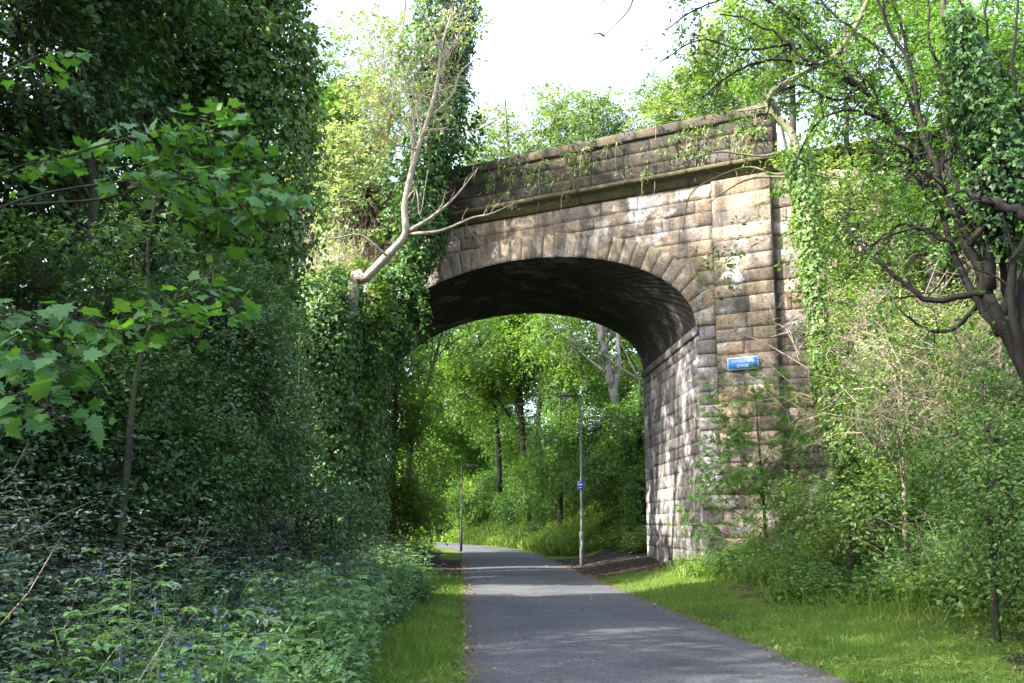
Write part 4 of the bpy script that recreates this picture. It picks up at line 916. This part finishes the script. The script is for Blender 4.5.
# banks beyond the bridge
g = Geo(); B = scatter(26000, 4.4, 16, 40, 120, lambda x, y: (x > np.interp(y, [38, 46, 52, 62], [6.9, 6.6, 5.2, 4.5])), 1.0)
plants(g, B, .6, 4, 3, 'rhomb', .2, .4, .3, sgeo=None); B = scatter(7000, -9, -1.2, 38, 120, lambda x, y: (x < np.interp(y, [38, 46, 58], [-3.4, -2.2, -1.4])))
plants(g, B, .6, 4, 3, 'rhomb', .2, .4, .3); tag(g.build('undergrowth', M['herb']), kind='stuff')
g = Geo(); B = scatter(22000, 4.2, 12, 50, 120); n = len(B)
leaves(g, 'narrow', B, jit(n, .35)+UPV, jit(n, 1), size_(n, .5), .5+rng.normal(0, .2, n)); tag(g.build('grass', M['grass']), kind='stuff')
# verge grass
g = Geo()
bare = lambda x, y: noise3(np.stack([x*1.1, y*.8, x*0+3], 1), 1.0)
gl = scatter(120000, -1.5, .05, 4.5, 34, lambda x, y: (x > xl(y)-.5)&(rng.random(len(x)) < np.clip(.12+(.0-x)*4, .14, 1)*np.clip((33-y)/6, 0, 1)*np.where(bare(x*2, y) < -.3, .35, 1)), 1.5)
gr = scatter(300000, 3.94, 8.0, 6, 32, lambda x, y: (rng.random(len(x)) < np.clip((x-3.95)*5+.17, .1, 1)*np.clip((31-y)/4, 0, 1)*np.where(bare(x, y) < -.3, .5, 1))&(~rb(x-.5, y)), 1.3)
for B, h in ((gl, .05), (gr, .042)):
    n = len(B); hh = h*np.clip(rng.normal(1, .5, n), .3, 3)*(1+.8*noise3(B, 1.5)+.5*np.clip(noise3(B, 4.5), 0, 1))
    leaves(g, 'tri', B, UPV+jit(n, .5), jit(n, 1), hh, .42+.28*noise3(B, .6)+.2*noise3(B, 3)+rng.normal(0, .2, n))
    k = rng.random(n) < .06; B = B[k]; n = len(B); leaves(g, 'blade', B, UPV+jit(n, .7), jit(n, 1), size_(n, h*2.2, .4), .5+rng.normal(0, .22, n))
ye = rng.uniform(4.5, 32, 9000); sd = rng.random(9000) < .5; cl = noise3(np.stack([ye*2.2, ye*0+sd*9, ye*0], 1), 1.3)
xe = np.where(sd, np.abs(rng.normal(0, .05, 9000))*(1+2*np.clip(cl, 0, 1))-.02, 4.02-np.abs(rng.normal(0, .05, 9000))*(1+2*np.clip(cl, 0, 1))); k = (cl > -.25)&((ye > 6)|sd); B = np.stack([xe, ye, xe*0+.012], 1)[k]; n = len(B)
leaves(g, 'blade', B, UPV*.6+jit(n, .6), jit(n, 1), size_(n, .055, .4), .5+rng.normal(0, .22, n))
h2 = Geo(); B = np.concatenate([gl[rng.random(len(gl)) < .03], gr[rng.random(len(gr)) < .025]]); B = B[noise3(B, 1.1) > -.05]; n = len(B); B[:, 2] += .012
for q in range(3): leaves(h2, 'ovate', B+jit(n, .01), jit(n, 1)*np.array([1, 1, .25]), UPV+jit(n, .3), size_(n, .05, .35), .55+rng.normal(0, .2, n))
tag(h2.build('verge_weeds', M['herb']), kind='stuff')
B = scatter(2600, -1.5, -.1, 4.5, 33, lambda x, y: x < xl(y)+.25); n = len(B)
leaves(g, 'blade', B, UPV+jit(n, .5), jit(n, 1), size_(n, .15), .4+rng.normal(0, .2, n))
B = scatter(4000, 5.8, 8.2, 7, 30, lambda x, y: rb(x+.25, y)); n = len(B)
leaves(g, 'blade', B, UPV+jit(n, .4), jit(n, 1), size_(n, .28), .5+rng.normal(0, .2, n)); tag(g.build('grass', M['grass']), kind='stuff')
# fallen leaves and crumbs along the path edges
g = Geo(); X = np.concatenate([rng.normal(.02, .16, 700), rng.normal(4.0, .22, 800), rng.uniform(0, 4, 220), rng.uniform(4.2, 7.2, 900), rng.uniform(-1, 0, 300), rng.uniform(4.1, 6.9, 900)]); Y = rng.uniform(5, 45, len(X)); Y[-900:] = rng.uniform(30, 46, 900); n = len(X)
Z = np.maximum(height(X, Y), np.where((X > 0) & (X < 4), .04, .0))+.012; P = np.stack([X, Y, Z], 1)
leaves(g, 'wide', P, jit(n, 1)*np.array([1, 1, .1]), UPV+jit(n, .3), size_(n, .048, .45), rng.random(n)); tag(g.build('fallen_leaves', M['litter']), kind='stuff')
# bluebells
for k, (px, py) in enumerate([(101, 566), (150, 584), (156, 600), (155, 606), (190, 636), (216, 610), (221, 627), (182, 655), (200, 672), (120, 650), (262, 640), (160, 668)]):
    Y = 4.5
    while Y < 13:
        p = at(px, py, Y)
        if p[2]-float(height(p[0], p[1])) < .80: break
        Y += .1
    p = p; b = p.copy(); b[2] = height(b[0], b[1]); 
    r = thing('bluebell', b, 'small violet-blue bluebell flowering among the nettles of the left verge', 'flower', 'bluebells in the left undergrowth')
    g = Geo(); tube(g, smooth_path([b, (b+p)/2+jit(1, .02)[0], p+UPV*.02], 3), .004, .003, 5); g.build('stem', M['nettle'], r)
    g = Geo(); m = 7; q = p+jit(m, .012)-UPV*rng.uniform(-.01, .06, m)[:, None]; leaves(g, 'ovate', q, -UPV+jit(m, .5), jit(m, 1), .024, rng.random(m)); g.build('flower_head', M['bluebell'], r)
EXPOSURE = 2.35

# ------------------------------------------------------------------ light, sky, camera
SUN_TO = nz(np.array([-.93, -.36, .80*1.0]))
SUN_EL = math.asin(SUN_TO[2]); SUN_AZ = math.atan2(SUN_TO[0], SUN_TO[1])
w = bpy.data.worlds.new('World'); scene.world = w; w.use_nodes = True
nt = w.node_tree; nt.nodes.clear()
sk = nt.nodes.new('ShaderNodeTexSky'); sk.sky_type = 'NISHITA'; sk.sun_disc = False
sk.sun_elevation = SUN_EL; sk.sun_rotation = SUN_AZ; sk.air_density = 1.0; sk.dust_density = 2.5; sk.ozone_density = 1.0
bg = nt.nodes.new('ShaderNodeBackground'); bg.inputs[1].default_value = .13
wo = nt.nodes.new('ShaderNodeOutputWorld')
# thin bright cloud over most of the sky
tcw = nt.nodes.new('ShaderNodeTexCoord'); nw = N(nt, 'TexNoise', Scale=2.2, Detail=6, Roughness=.6); L(nt, tcw.outputs['Generated'], nw.inputs[0])
cl = ramp(nt, nw.outputs[0], [(.30, (.35, .35, .35)), (.6, (.85, .85, .85))])
hv = N(nt, 'HueSaturation', Saturation=.62, Value=1.9); L(nt, sk.outputs[0], hv.inputs['Color'])
L(nt, mixc(nt, sk.outputs[0], hv.outputs[0], cl.outputs[0]), bg.inputs[0]); L(nt, bg.outputs[0], wo.inputs[0])
sl_ = bpy.data.lights.new('sun', 'SUN'); sl_.energy = 5.0; sl_.angle = math.radians(.55); sl_.color = (1, .95, .86)
so = bpy.data.objects.new('sun', sl_); COL.objects.link(so); so.location = (-30, -12, 40)
from mathutils import Vector, Matrix
so.rotation_euler = Vector(SUN_TO).to_track_quat('Z', 'Y').to_euler()
cam = bpy.data.cameras.new('camera'); co_ = bpy.data.objects.new('camera', cam); COL.objects.link(co_)
cam.sensor_width = 36; cam.lens = FPX/1024*36; cam.clip_start = .05; cam.clip_end = 1500
m4 = Matrix(((RT[0], UP[0], -FW[0], EYE[0]), (RT[1], UP[1], -FW[1], EYE[1]), (RT[2], UP[2], -FW[2], EYE[2]), (0, 0, 0, 1)))
co_.matrix_world = m4; scene.camera = co_
scene.view_settings.view_transform = 'Standard'; scene.view_settings.look = 'None'; scene.view_settings.gamma = 1
scene.view_settings.exposure = EXPOSURE
cy = scene.cycles
cy.max_bounces = 7; cy.diffuse_bounces = 4; cy.glossy_bounces = 2; cy.transmission_bounces = 5; cy.transparent_max_bounces = 4
cy.use_denoising = True
try:
    cy.denoiser = 'OPENIMAGEDENOISE'; cy.denoising_input_passes = 'RGB_ALBEDO_NORMAL'; cy.denoising_prefilter = 'ACCURATE'
except Exception: pass
cy.sample_clamp_indirect = 6; cy.use_adaptive_sampling = False
